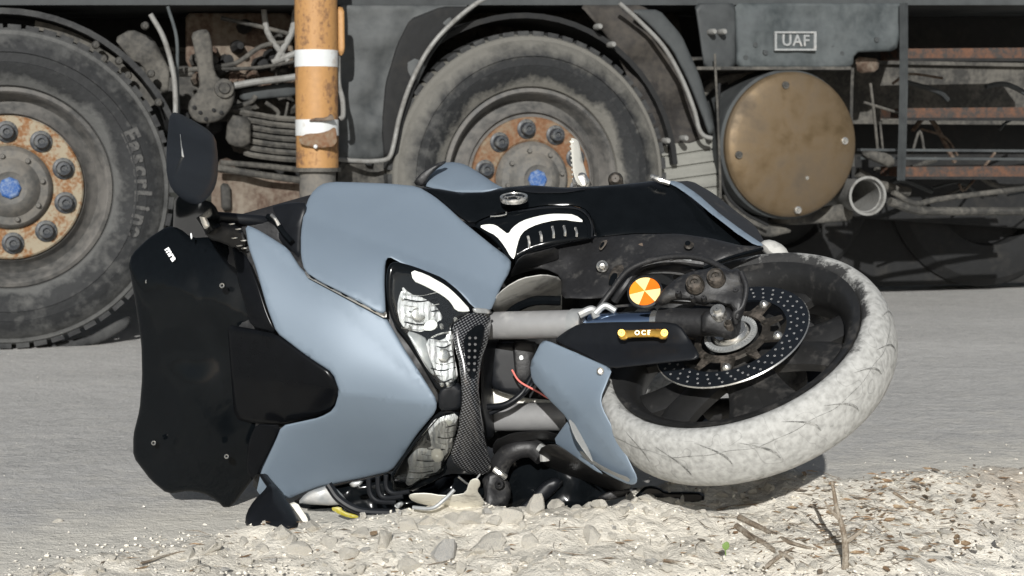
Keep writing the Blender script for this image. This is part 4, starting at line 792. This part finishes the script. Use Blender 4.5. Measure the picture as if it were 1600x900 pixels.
pillow('caliper_housing', [(840, 702), (862, 692), (880, 700), (910, 722), (940, 738), (975, 752), (990, 762), (960, 768), (930, 758), (890, 750), (860, 738), (846, 722)], [(850, 710, 2.95), (980, 760, 2.86)], m_rough, bike, front=.012, back=.03, Rp=9, wob=.04, res=6)
pillow('fairing_stay', [(770, 690), (800, 676), (850, 672), (890, 684), (882, 694), (840, 686), (800, 692), (782, 710), (770, 712)], [(775, 700, 3.02), (880, 685, 2.98)], m_rough, bike, front=.008, back=.02, Rp=6)
pillow('scraped_engine_bar', [(800, 800), (826, 778), (850, 752), (868, 745), (884, 752), (860, 776), (836, 797), (815, 806)], [(840, 775, 3.0)], m_satin, bike, front=.012, back=.02, Rp=8)
pillow('foot_rest', [(998, 768), (1010, 758), (1030, 760), (1040, 768), (1098, 768), (1102, 776), (1098, 788), (1060, 789), (1035, 784), (1010, 788), (985, 782)], [(1050, 775, 2.93)], m_gloss, bike, front=.015, back=.03, Rp=6)
pillow('broken_stay', [(930, 778), (960, 764), (1000, 762), (990, 772), (950, 782)], [(960, 770, 2.95)], m_rough, bike, front=.006, back=.01, Rp=4)
# between the forks
pillow('horn_box', [(766, 535), (800, 533), (826, 540), (826, 590), (822, 622), (790, 616), (766, 606)], [(790, 570, 3.05)], m_satin, bike, front=.015, back=.04, Rp=7)
pillow('control_unit', [(800, 532), (842, 534), (832, 560), (828, 595), (806, 600)], [(820, 560, 3.03)], m_rough, bike, front=.006, back=.02, Rp=5)
pillow('unit_label', [(811, 556), (817, 555), (818, 562), (812, 563)], [(815, 559, 3.02)], m_logo, bike, front=.001, back=.001, Rp=1, res=3)
pillow('pale_bracket', [(760, 605), (790, 612), (820, 622), (860, 625), (884, 634), (760, 636)], [(800, 622, 3.09)], m_white, bike, front=.006, back=.01, Rp=4)
pillow('head_tube', [(760, 520), (870, 520), (890, 700), (760, 700)], [(800, 600, 3.16)], m_black, bike, front=.01, back=.05, Rp=14, wob=.04)
tube('brake_line', [(762, 636, 2.99), (790, 632, 2.98), (815, 615, 2.98), (830, 590, 2.99), (840, 575, 3.0)], .0058, m_satin, bike, 12)
tube('brake_line', [(765, 646, 3.0), (800, 630, 2.99), (825, 608, 2.98), (838, 590, 2.99)], .0045, m_satin, bike, 12)
tube('red_wire', [(800, 578, 2.99), (812, 596, 2.98), (840, 612, 2.97), (866, 628, 2.96)], .0018, m_red, bike, 8)
pillow('fork_crown', [(757, 488), (778, 486), (780, 530), (768, 600), (774, 680), (760, 690), (752, 640), (752, 560)], [(765, 600, 3.03), (765, 490, 3.0)], m_satin, bike, front=.01, back=.04, Rp=6)
pillow('liner_or_added_panel', [(1150, 440), (1310, 450), (1325, 520), (1300, 590), (1240, 640), (1150, 640)], [(1240, 540, 3.0)], m_rough, bike, front=.02, back=.02, Rp=14, wob=.03)  # dark panel added to cover the bright road between the spokes
# rear wheel and body lying behind, mostly hidden
RF = frame(W(985, 560, 4.0), ax, fk)
rw = lathe('rear_wheel', [(.214, .06), (.222, .07), (.222, .05), (.19, .0), (.222, -.05), (.222, -.07), (.214, -.06), (.18, 0)], m_rim, bike, RF @ Matrix.Diagonal((.85, .85, .85, 1)), 64, close=True)
lathe('tyre', [(.2215, .06), (.25, .08), (.28, .075), (.30, .04), (.305, 0), (.30, -.04), (.28, -.075), (.25, -.08), (.2215, -.06)], m_tyre, rw, RF @ Matrix.Diagonal((.85, .85, .85, 1)), 72, smooth=60)
g = Geo(); 
for k in range(5): g.box((.11, 0, 0), (.1, .02, .014), Matrix.Rotation(k*2*math.pi/5, 4, 'Z'))
g.build('wheel_spokes', m_rim, rw, RF @ Matrix.Diagonal((.85, .85, .85, 1)))
pillow('engine_block', [(560, 320), (760, 350), (1040, 380), (1060, 470), (900, 620), (760, 700), (620, 700), (540, 560)], [(700, 500, 3.35)], m_black, bike, front=.08, back=.3, Rp=60, wob=.1, res=16)
pillow('seat', [(860, 330), (1000, 315), (1080, 320), (1120, 380), (1040, 440), (880, 430)], [(950, 370, 3.6)], m_satin, bike, front=.12, back=.25, Rp=50, res=16)

# ---------------------------------------------------------------- truck
A1 = W(15, 293, 5.48); A2 = W(830, 280, 6.05)
TU = Vector((A2.x-A1.x, A2.y-A1.y, 0)).normalized(); TW = Vector((-TU.y, TU.x, 0)); TZ = Vector((0, 0, 1))
T0 = Vector((A1.x, A1.y, 0))
truck = empty('truck', T0, 'large dusty dark truck standing behind the motorcycle with rusty wheel hubs', 'truck')
def TP(px, py, w):   # point where the ray through a pixel meets the plane w metres inside the truck's side
    d = ray(px, py); o = T0+TW*w; t = (o-CL).dot(TW)/d.dot(TW); return CL+d*t
def TL(u, v, w): return T0+TU*u+TZ*v+TW*w
def tpoly(name, P, w, th, m, parent=truck, rnd_=1, bev=.006):
    if rnd_: P = roundcut(P, .12, 1)
    n = len(P); F = [TP(p[0], p[1], w) for p in P]; c = sum(F, Vector())/n
    ar = sum(P[i][0]*P[(i+1) % n][1]-P[(i+1) % n][0]*P[i][1] for i in range(n))
    if ar > 0: F = F[::-1]
    Fi = [p+TW*bev for p in F]; Fs = [p+(c-p).normalized()*bev for p in F]; Bk = [p+TW*(th) for p in F]
    vs = Fs+Fi+Bk; fs = [tuple(range(n))]
    for a in (0, 1):
        for i in range(n): j = (i+1) % n; fs.append((a*n+i, (a+1)*n+i, (a+1)*n+j, a*n+j))
    fs.append(tuple(range(2*n, 3*n))[::-1]); return mk(name, vs, fs, m, parent, None, 30)
def ttube(name, P, r, m, parent=truck, seg=10, sm=5): 
    Q = [TP(*p) for p in P]; Q = catmull(Q, sm) if sm else Q
    return mk(name, *tube_geo(Q, r, seg), m, parent)
def tpil(name, P, w, m, parent=truck, front=.01, back=.02, Rp=5, wob=0, res=14):
    return pillow(name, P, [(0, 0, w)], m, parent, front=front, back=back, Rp=Rp, res=res, proj=TP, wob=wob)
def tdisc(name, px, py, w, prof, m, parent=truck, seg=40, cap=False):
    return lathe(name, prof, m, parent, frame(TP(px, py, w), -TW, TU), seg, cap=cap)
def truck_wheel(c, rr, mf, spin=0, letters=None):
    F = frame(c, -TW, TU)   # z points out of the truck
    w_ = lathe('wheel', [(.345, -.04), (.338, .005), (.325, .012), (.318, .004), (.31, -.03), (.295, -.06), (.275, -.045), (.262, -.03), (.25, -.005), (.245, -.02), (.1, -.02)], m_trim, truck, F, 96)
    lathe('tyre', [(.335, -.02), (.345, .008), (.365, .022), (.395, .034), (.42, .040), (.422, .036), (.452, .034), (.455, .039), (.485, .032), (.505, .018), (.515, .004), (.528, .002), (.537, -.012), (.540, -.04), (.540, -.20), (.53, -.27), (.49, -.31), (.40, -.32), (.33, -.28)], m_rubber_r[0 if letters else 1], w_, F, 120)
    g = Geo()
    for k in range(58):
        a = 2*math.pi*k/58; g.box((0, 0, 0), (.011, .0215, .05), F @ Matrix.Rotation(a, 4, 'Z') @ Matrix.Translation((.538, 0, -.055)))
    g.build('tread_block', m_rubber, w_); tag(bpy.data.objects[S.collection.objects[-1].name], kind='stuff')
    fl = lathe('hub_flange', [(rr, -.02), (rr, .002), (rr-.006, .008), (.148, .010), (.14, .004)], mf, w_, F, 72)
    n0 = None
    for k in range(10):
        a = 2*math.pi*(k+.5)/10+spin; M = F @ Matrix.Translation((.188*math.cos(a), .188*math.sin(a), .008))
        if n0 is None:
            v, f = lathe_geo([(.036, 0), (.037, .006), (.032, .009), (.026, .010), (.025, .03), (.022, .036), (.012, .037), (.010, .028), (.001, .028)], 20)
            n0 = mk('wheel_nut', v, f, m_nut, fl, M, 30)
        else: dup_tree(n0, fl, M)
    hb = lathe('hub', [(.142, .0), (.138, .02), (.125, .035), (.10, .04), (.085, .06), (.07, .075), (.055, .08), (.045, .072), (.02, .07), (.001, .07)], m_hub, w_, F, 48)
    for k in range(8):
        a = 2*math.pi*k/8+.2; lathe('hub_bolt', [(.001, .052), (.007, .052), (.009, .048), (.009, .035)], m_hub, hb, F @ Matrix.Translation((.108*math.cos(a), .108*math.sin(a), 0)), 8)
    lathe('hub_cap', [(.001, .084), (.030, .083), (.036, .078), (.038, .065)], m_cap, hb, F, 8)
    if letters:
        n = len(letters)
        for i, ch in enumerate(letters):
            a = R(24-i*5.6) if True else 0
            if ch == ' ': continue
            M = F @ Matrix.Rotation(a, 4, 'Z') @ Matrix.Translation((.437, 0, .036)) @ Matrix.Rotation(R(-90), 4, 'Z')
            text_mesh('tyre_letter', ch, .078, .003, m_letter, w_, M, 1, .003)
    return w_
truck_wheel(A1, .243, m_rust, .03, 'EascrLine')
truck_wheel(A2, .232, m_rust2, .12)
# second tyre of each wheel and the far side wheels
for u in (0, (A2-A1).dot(TU)):
    c = TL(u, .56, 2.35); lathe('inner_wheel', [(.05, -.02), (.33, -.02), (.34, .03), (.42, .04), (.50, .02), (.54, -.03), (.54, -.25), (.4, -.3)], m_rubber, truck, frame(c, -TW, TU), 48)
g = Geo(); g.box((4.6, 1.05, .50), (1.75, .05, .47), Matrix((TU, TW, TZ)).transposed().to_4x4()); g.v = [v+T0 for v in g.v]; g.build('underbody_shade_slab', m_black, truck)  # black slab added to fill the space under the truck with dark
c = TL(3.35, .56, .95); lathe('inner_wheel', [(.05, -.02), (.33, -.02), (.34, .03), (.42, .04), (.50, .02), (.54, -.03), (.54, -.35), (.4, -.4)], m_black, truck, frame(c, -TW, TU), 48)
c = TL(4.5, .56, .95); lathe('inner_wheel', [(.05, -.02), (.33, -.02), (.34, .03), (.42, .04), (.50, .02), (.54, -.03), (.54, -.35), (.4, -.4)], m_black, truck, frame(c, -TW, TU), 48)
# chassis mass behind everything
g = Geo(); Mt = Matrix((TU, TW, TZ)).transposed().to_4x4(); Mt.translation = T0
g.box((1.9, .95, 1.15), (4.4, .06, .6), Mt); g.build('chassis_wall', m_black, truck)
g = Geo(); g.box((1.9, 1.6, 1.55), (4.4, .9, .25), Mt); g.build('load_bed_floor', m_black, truck)
g = Geo(); g.box((1.9, .60, .93), (4.4, .04, .13), Mt); g.box((1.9, .60, 1.06), (4.4, .07, .008), Mt); g.box((1.9, .60, .80), (4.4, .07, .008), Mt); g.build('frame_rail', m_metal, truck)
g = Geo(); g.box((.0, 1.2, .56), (.07, 1.0, .07), Mt); g.box((1.85, 1.2, .56), (.07, 1.0, .07), Mt); g.build('axle_beam', m_metal, truck)
# mudguard of the front wheel
def arch(name, C, r, a0, a1, w0, w1, m, th=.02, n=28, parent=truck):
    g = Geo(); vs = []
    for i in range(n+1):
        a = R(a0+(a1-a0)*i/n); d = TU*math.cos(a)+TZ*math.sin(a)
        for rr in (r, r+th):
            for w in (w0, w1): vs.append(C+d*rr+TW*w)
    fs = []
    for i in range(n):
        a = i*4; b_ = a+4; fs += [(a, a+1, b_+1, b_), (a+2, b_+2, b_+3, a+3), (a, b_, b_+2, a+2), (a+1, a+3, b_+3, b_+1)]
    fs += [(0, 2, 3, 1), (n*4, n*4+1, n*4+3, n*4+2)]
    return mk(name, vs, fs, m, parent, None, 30)
ar1 = arch('mudguard', A1, .585, 18, 175, .03, .45, m_rubber, .02)
arch('liner_or_added_panel', A1, .548, 30, 80, .10, .4, m_metal, .03, parent=ar1)
ttube('mudguard_edge', [(235, 22, .0), (256, 60, .0), (270, 110, .0), (274, 150, .0), (274, 190, .0), (272, 260, .01)], .009, m_pipe, ar1)
ttube('mudguard_edge', [(262, 10, .06), (276, 60, .06), (277, 120, .06), (279, 190, .06)], .006, m_box, ar1)
tpil('mudguard_bracket', [(178, 60), (205, 45), (240, 60), (266, 110), (262, 150), (235, 130), (222, 100), (205, 95)], .10, m_metal, ar1, wob=.03)
for px, py in ((150, 70), (162, 92), (186, 95), (200, 118), (227, 40), (248, 160), (236, 115)):
    tdisc('mudguard_bolt', px, py, .015, [(.001, .012), (.010, .010), (.014, .004), (.014, -.02)], m_metal, ar1, 10)
tpil('torn_mud_flap', [(60, 548), (90, 535), (140, 525), (185, 500), (206, 492), (200, 512), (160, 535), (110, 548), (75, 556)], .06, m_rubber, front=.01, back=.03)
# suspension bay between the wheels
tpil('rust_panel', [(290, 20), (455, 20), (460, 110), (420, 128), (350, 120), (322, 130), (290, 100)], .42, m_brown, back=.05)
tpil('bay_panel', [(330, 100), (520, 90), (520, 190), (330, 190)], .5, m_metal, back=.03, wob=.1)
hg = tpil('spring_hanger', [(298, 52), (312, 46), (326, 46), (332, 70), (334, 105), (340, 122), (358, 128), (368, 140), (366, 160), (356, 178), (342, 190), (318, 194), (302, 188), (293, 172), (296, 155), (312, 140), (308, 100)], .12, m_metal, front=.015, back=.06, Rp=6)
tdisc('hanger_bolt', 350, 138, .10, [(.001, .02), (.018, .02), (.022, .01), (.034, .008), (.036, -.01)], m_metal, hg, 16)
for px, py in ((304, 168), (313, 176), (334, 172), (346, 176), (322, 186)): tdisc('hanger_rivet', px, py, .105, [(.001, .008), (.007, .006), (.009, -.01)], m_black, hg, 10)
for i in range(7):
    y = 182+i*9.5; ttube('spring_leaf', [(352+i*5, y-10+i*1.5, .22), (395, y-4+i*1.2, .21), (430, y+2+i*1.0, .21), (470, y+5+i, .21)], .011, m_metal, truck, 6)
    for ob in [bpy.data.objects[S.collection.objects[-1].name]]: pass
tpil('spring_clamp', [(356, 178), (392, 184), (392, 228), (372, 232), (352, 222)], .18, m_metal, front=.012, back=.06, wob=.04)
ttube('tie_rod', [(340, 262, .2), (400, 272, .2), (470, 282, .2), (530, 288, .2)], .013, m_metal)
ttube('tie_rod', [(344, 254, .24), (420, 260, .24), (520, 272, .24)], .011, m_metal)
tpil('equipment_box', [(330, 268), (480, 284), (540, 290), (545, 420), (330, 420)], .28, m_brown, back=.2, wob=.04)
tpil('equipment_box', [(344, 285), (360, 288), (362, 330), (346, 330)], .25, m_metal, back=.02)
tpil('cross_member', [(372, 140), (460, 128), (464, 150), (376, 158)], .3, m_body, back=.05)
for q, r in ((((412, 15), (418, 50), (436, 78), (450, 95)), .011), (((462, 15), (456, 50), (440, 80), (430, 98)), .012), (((335, 105), (370, 98), (410, 72), (450, 66)), .009), (((338, 108), (400, 106), (462, 96)), .007),
             (((345, 28), (400, 40), (460, 55)), .008), (((366, 134), (400, 128), (450, 122), (470, 118)), .013), (((425, 98), (450, 88), (475, 78)), .012), (((415, 160), (435, 176), (425, 190)), .008), (((240, 125), (290, 110), (330, 108)), .010),
             (((450, 160), (446, 180), (440, 195)), .005), (((360, 170), (390, 160), (400, 150)), .01), (((225, 130), (260, 118), (300, 116)), .009)):
    ttube('air_line', [(a, b_, .25 if a > 330 else .18) for a, b_ in q], r, m_pipe if r >= .011 else m_metal)
for _ in range(46):
    a, b_ = rnd.uniform(285, 520), rnd.uniform(30, 270)
    tdisc('underbody_fitting', a, b_, .34, [(.001, .03), (rnd.uniform(.008, .02), .028), (rnd.uniform(.018, .03), 0), (.03, -.1)], rnd.choice((m_metal, m_black, m_brown)), truck, 8)
# rear mudguard: broad grey flank, black outer lip, pale edge tube
lf = tpil('mudguard_flank', [(528, 8), (735, 8), (715, 30), (672, 90), (640, 160), (622, 210), (606, 246), (570, 252), (530, 250), (522, 150)], .03, m_flank, front=.02, back=.03, Rp=12, wob=.05)
tpil('mudguard_black_lip', [(640, 30), (690, 10), (745, 10), (690, 60), (655, 120), (632, 190), (622, 245), (600, 250), (596, 200), (602, 130), (620, 70)], .0, m_black, lf, front=.01, back=.02, Rp=6)
ttube('mudguard_edge', [(528, 249, -.03), (570, 252, -.03), (600, 250, -.03), (610, 243, -.03), (616, 222, -.03), (625, 180, -.03), (642, 130, -.03), (668, 80, -.03), (700, 42, -.03), (745, 5, -.03), (790, -18, -.03)], .0085, m_pipe, lf)
tpil('step_box', [(528, 254), (610, 252), (620, 300), (600, 420), (528, 420)], .06, m_metal, front=.01, back=.3, wob=.05)
ar2 = arch('mudguard', A2, .60, 5, 175, .05, .5, m_black, .02)
tpil('wheel_arch_liner', [(620, 20), (1060, 20), (1090, 215), (1030, 330), (620, 330)], .48, m_mud, front=.01, back=.03, Rp=10, wob=.15)
rl = tpil('mudguard_flank', [(905, 8), (1005, 8), (1040, 40), (1075, 100), (1098, 170), (1110, 214), (1085, 222), (1032, 232), (1010, 190), (985, 130), (950, 60)], .10, m_mud, front=.012, back=.03, Rp=8, wob=.05)
tpil('mudguard_outer_lip', [(985, 15), (1030, 15), (1065, 55), (1094, 120), (1108, 170), (1118, 205), (1108, 214), (1096, 180), (1076, 130), (1050, 78), (1015, 40)], .0, m_body, rl, front=.015, back=.06, Rp=6)
ttube('mudguard_edge', [(968, 5, -.01), (1000, 34, -.01), (1036, 72, -.01), (1064, 120, -.01), (1084, 170, -.01), (1092, 200, -.01), (1100, 212, -.01), (1112, 216, -.01)], .0085, m_pipe, rl)
for px, py in ((1040, 220), (1068, 216), (934, 42), (955, 70), (1112, 50), (1128, 50)): tdisc('mudguard_bolt', px, py, .02, [(.001, .03), (.008, .03), (.012, .022), (.012, -.02)], m_pipe, rl, 10)
# plank faced box behind the wheel
bx_ = tpil('locker', [(1028, 226), (1124, 210), (1126, 345), (1028, 345)], .10, m_plank, front=.005, back=.25, Rp=3)
for i in range(6): tpoly('plank', [(1028, 229+i*19), (1124, 213+i*20), (1124, 230+i*20), (1028, 245+i*19)], .085, .02, m_plank, bx_, 0, .003)
# side box with embossed plate
tpil('dark_side_panel', [(1085, 5), (1150, 5), (1150, 108), (1100, 108)], .05, m_body, back=.05, Rp=4)
bb = tpil('side_box', [(1148, 5), (1415, 5), (1408, 50), (1400, 80), (1335, 82), (1332, 106), (1150, 106)], .03, m_box, front=.012, back=.35, Rp=6, wob=.03)
pl = tpoly('raised_plate', [(1211, 50), (1276, 50), (1275, 79), (1211, 79)], .008, .02, m_box, bb, 0, .004)
for P_ in ([(1211, 49), (1276, 49), (1276, 52), (1211, 52)], [(1211, 76), (1276, 76), (1276, 79), (1211, 79)], [(1211, 52), (1214, 52), (1214, 76), (1211, 76)], [(1272, 52), (1276, 52), (1276, 76), (1272, 76)]): tpoly('plate_border', P_, .0, .01, m_silver, bb, 0, .001)
cc = TP(1243, 64, .005); text_mesh('plate_lettering', 'UAF', .062, .003, m_silver, bb, frame(cc, -TW, TU), 1.1, .001)
for px, py in ((1165, 90), (1180, 70), (1196, 82), (1315, 84), (1300, 70), (1180, 40), (1370, 62)): tdisc('box_dent', px, py, .012, [(.001, .003), (.006, .004), (.010, .003), (.011, -.01)], m_body, bb, 10)
tpoly('box_ledge', [(1090, 104), (1332, 104), (1332, 109), (1090, 109)], .0, .12, m_metal, truck, 0)
ttube('thin_rod', [(1117, 84, -.02), (1118, 110, -.02), (1121, 170, -.02), (1124, 240, -.02), (1126, 310, -.02)], .005, m_metal)
ttube('tank_hanger', [(1124, 130, .02), (1122, 200, .02), (1130, 290, .02), (1160, 330, .02), (1200, 352, .02)], .006, m_black)
# round brass coloured drum end
DC = TP(1237, 226, -.02); FD_ = frame(DC, -TW, TU); rd = .284
dr = lathe('drum', [(rd*1.03, -.55), (rd*1.03, -.06), (rd*1.035, -.055), (rd*1.035, -.03), (rd*1.0, -.022)], m_body, truck, FD_, 72)
lathe('drum_cover', [(rd, -.03), (rd, -.004), (rd-.006, .004), (.27, .010), (.24, .018), (.19, .026), (.12, .032), (.05, .035), (.001, .035)], m_drum, dr, FD_, 72)
lathe('drum_rim', [(rd*1.05, -.50), (rd*1.07, -.49), (rd*1.07, -.47), (rd*1.05, -.46)], m_metal, dr, FD_, 64)
for px, py in ((1228, 133), (1155, 242), (1320, 220), (1247, 328), (1260, 278)): tdisc('cover_bolt', px, py, -.045, [(.001, .008), (.007, .008), (.009, .004), (.014, .003), (.015, -.006)], m_steel if py > 215 and px > 1200 else m_metal, dr, 14)
tpil('drum_cradle', [(1130, 300), (1150, 322), (1185, 345), (1225, 354), (1240, 362), (1200, 372), (1150, 350), (1126, 320)], .10, m_metal, front=.01, back=.2)
# exhaust pipe
ex = lathe('exhaust_pipe', [(.062, -.6), (.062, -.02), (.075, -.012), (.079, 0), (.079, .006), (.069, .006), (.066, -.01), (.064, -.35), (.001, -.35)], m_pipe, truck, frame(TP(1355, 306, -.02), (-TW-TU*.12).normalized(), TU), 40)
tpil('exhaust_bracket', [(1200, 335), (1320, 318), (1335, 330), (1330, 345), (1240, 352), (1200, 348)], .14, m_metal, wob=.05)
# rear framework with steps
tpil('shade_sheet', [(1330, 90), (1600, 90), (1640, 360), (1330, 340)], .85, m_black, back=.1)  # black sheet, its colour standing in for shade behind the steps
ttube('frame_post', [(1412, 5, .0), (1412, 140, .0), (1408, 282, .0)], .017, m_body, truck, 4, 2)
ttube('frame_post', [(1332, 106, .1), (1330, 180, .1), (1333, 260, .1)], .007, m_metal, truck, 6, 2)
for i_, y in enumerate((85, 178, 270)):
    st_ = tpoly('step', [(1416, y-9), (1640, y-11), (1640, y+6), (1416, y+6)], .06, .2, m_rung, truck, 0, .004)
    tpoly('step_lip', [(1416, y+6), (1640, y+6), (1640, y+11), (1416, y+10)], .05, .015, m_black, st_, 0, .002)
for _ in range(14):
    a, b_ = rnd.uniform(1340, 1600), rnd.uniform(100, 330); q = rnd.uniform(-1, 1)
    ttube('rear_hose', [(a, b_, .3), (a+rnd.uniform(10, 50), b_+rnd.uniform(-20, 20), .32), (a+rnd.uniform(50, 110), b_+rnd.uniform(-50, 50), .35)], rnd.uniform(.004, .012), rnd.choice((m_body, m_metal, m_brown)), truck, 6, 4)
for y in (232, 245): tpoly('frame_bar', [(1345, y), (1640, y+2), (1640, y+6), (1345, y+4)], .06, .03, m_body, truck, 0, .002)
tpil('crumpled_bracket', [(1345, 235), (1368, 236), (1390, 240), (1400, 252), (1392, 264), (1372, 255), (1350, 246)], .05, m_metal, front=.012, back=.03, wob=.1)
tpil('frayed_net', [(1335, 88), (1375, 92), (1372, 112), (1340, 116)], .12, m_brown, back=.03, wob=.1)
for q, r in ((((1395, 300), (1430, 318), (1475, 310), (1640, 290)), .012), (((1390, 315), (1430, 328), (1475, 330), (1640, 330)), .018), (((1360, 130), (1366, 180), (1372, 240)), .006), (((1375, 190), (1380, 240)), .005), (((1425, 240), (1437, 205), (1445, 240)), .006), (((1350, 160), (1400, 175), (1412, 176)), .006)):
    ttube('rear_hose', [(a, b_, .1) for a, b_ in q], r, m_metal)
for q, r in ((((1135, 130), (1170, 112), (1200, 108)), .012), (((1095, 150), (1120, 128), (1160, 118)), .016), (((1340, 270), (1380, 290), (1420, 300)), .02)): ttube('air_line', [(a, b_, .2) for a, b_ in q], r, m_metal)
# upper bodywork out to the frame edges
tpoly('load_body', [(-300, -160), (1900, -160), (1900, 8), (-300, 8)], .12, .6, m_body, truck, 0)

# orange staff with white bands in front of the truck
pb = W(495, 150, 5.6); base = Vector((pb.x, pb.y, 0))
post = empty('marker_post', base, 'worn orange round post with white bands standing between the truck wheels', 'post')
def pz(py): # height on the post axis seen at this row
    d = ray(495, py); t = (pb.y-CL.y)/d.y; return (CL+d*t).z
rp = 33/FPX*5.63
def band(name, y0, y1, r, m, seg=36):
    z0, z1 = pz(y1), pz(y0); return mk(name, *tube_geo([Vector((base.x, base.y, z0)), Vector((base.x, base.y, (z0+z1)/2)), Vector((base.x, base.y, z1))], r, seg), m, post, None, 40)
mk('pole', *tube_geo([Vector((base.x, base.y, -.1)), Vector((base.x, base.y, pz(262)))], rp*.86, 32), m_hub, post, None, 40)
band('pole_collar', 268, 262, rp*1.12, m_metal); band('orange_sleeve', 262, -80, rp, m_orange)
band('white_band', 105, 79, rp*1.02, m_band); band('white_band', 212, 187, rp*1.02, m_band)
pillow('chipped_paint', [(474, 212), (478, 209), (500, 208), (514, 204), (522, 198), (526, 203), (526, 228), (500, 232), (470, 226), (466, 216)], [(495, 215, 5.6-rp*1.0)], m_rust2, post, front=.004, back=.02, Rp=5)
pillow('rust_patch', [(480, 190), (490, 184), (510, 184), (518, 176), (524, 188), (500, 190)], [(495, 188, 5.6-rp*1.0)], m_brown, post, front=.004, back=.02, Rp=3)
pillow('side_plate', [(526, 10), (538, 12), (539, 80), (534, 88), (528, 84)], [(532, 50, 5.6)], m_orange, post, front=.01, back=.04, Rp=4)
tube('side_cable', [(528, 88, 5.62), (529, 130, 5.62), (535, 155, 5.62), (536, 180, 5.62), (531, 186, 5.62)], .009, m_pipe, post, 8)
lathe('pole_rivet', [(.001, .012), (.006, .01), (.008, 0), (.008, -.02)], m_band, post, frame(W(493, 229, 5.6-rp), CL-W(493, 229, 5.6)), 10)
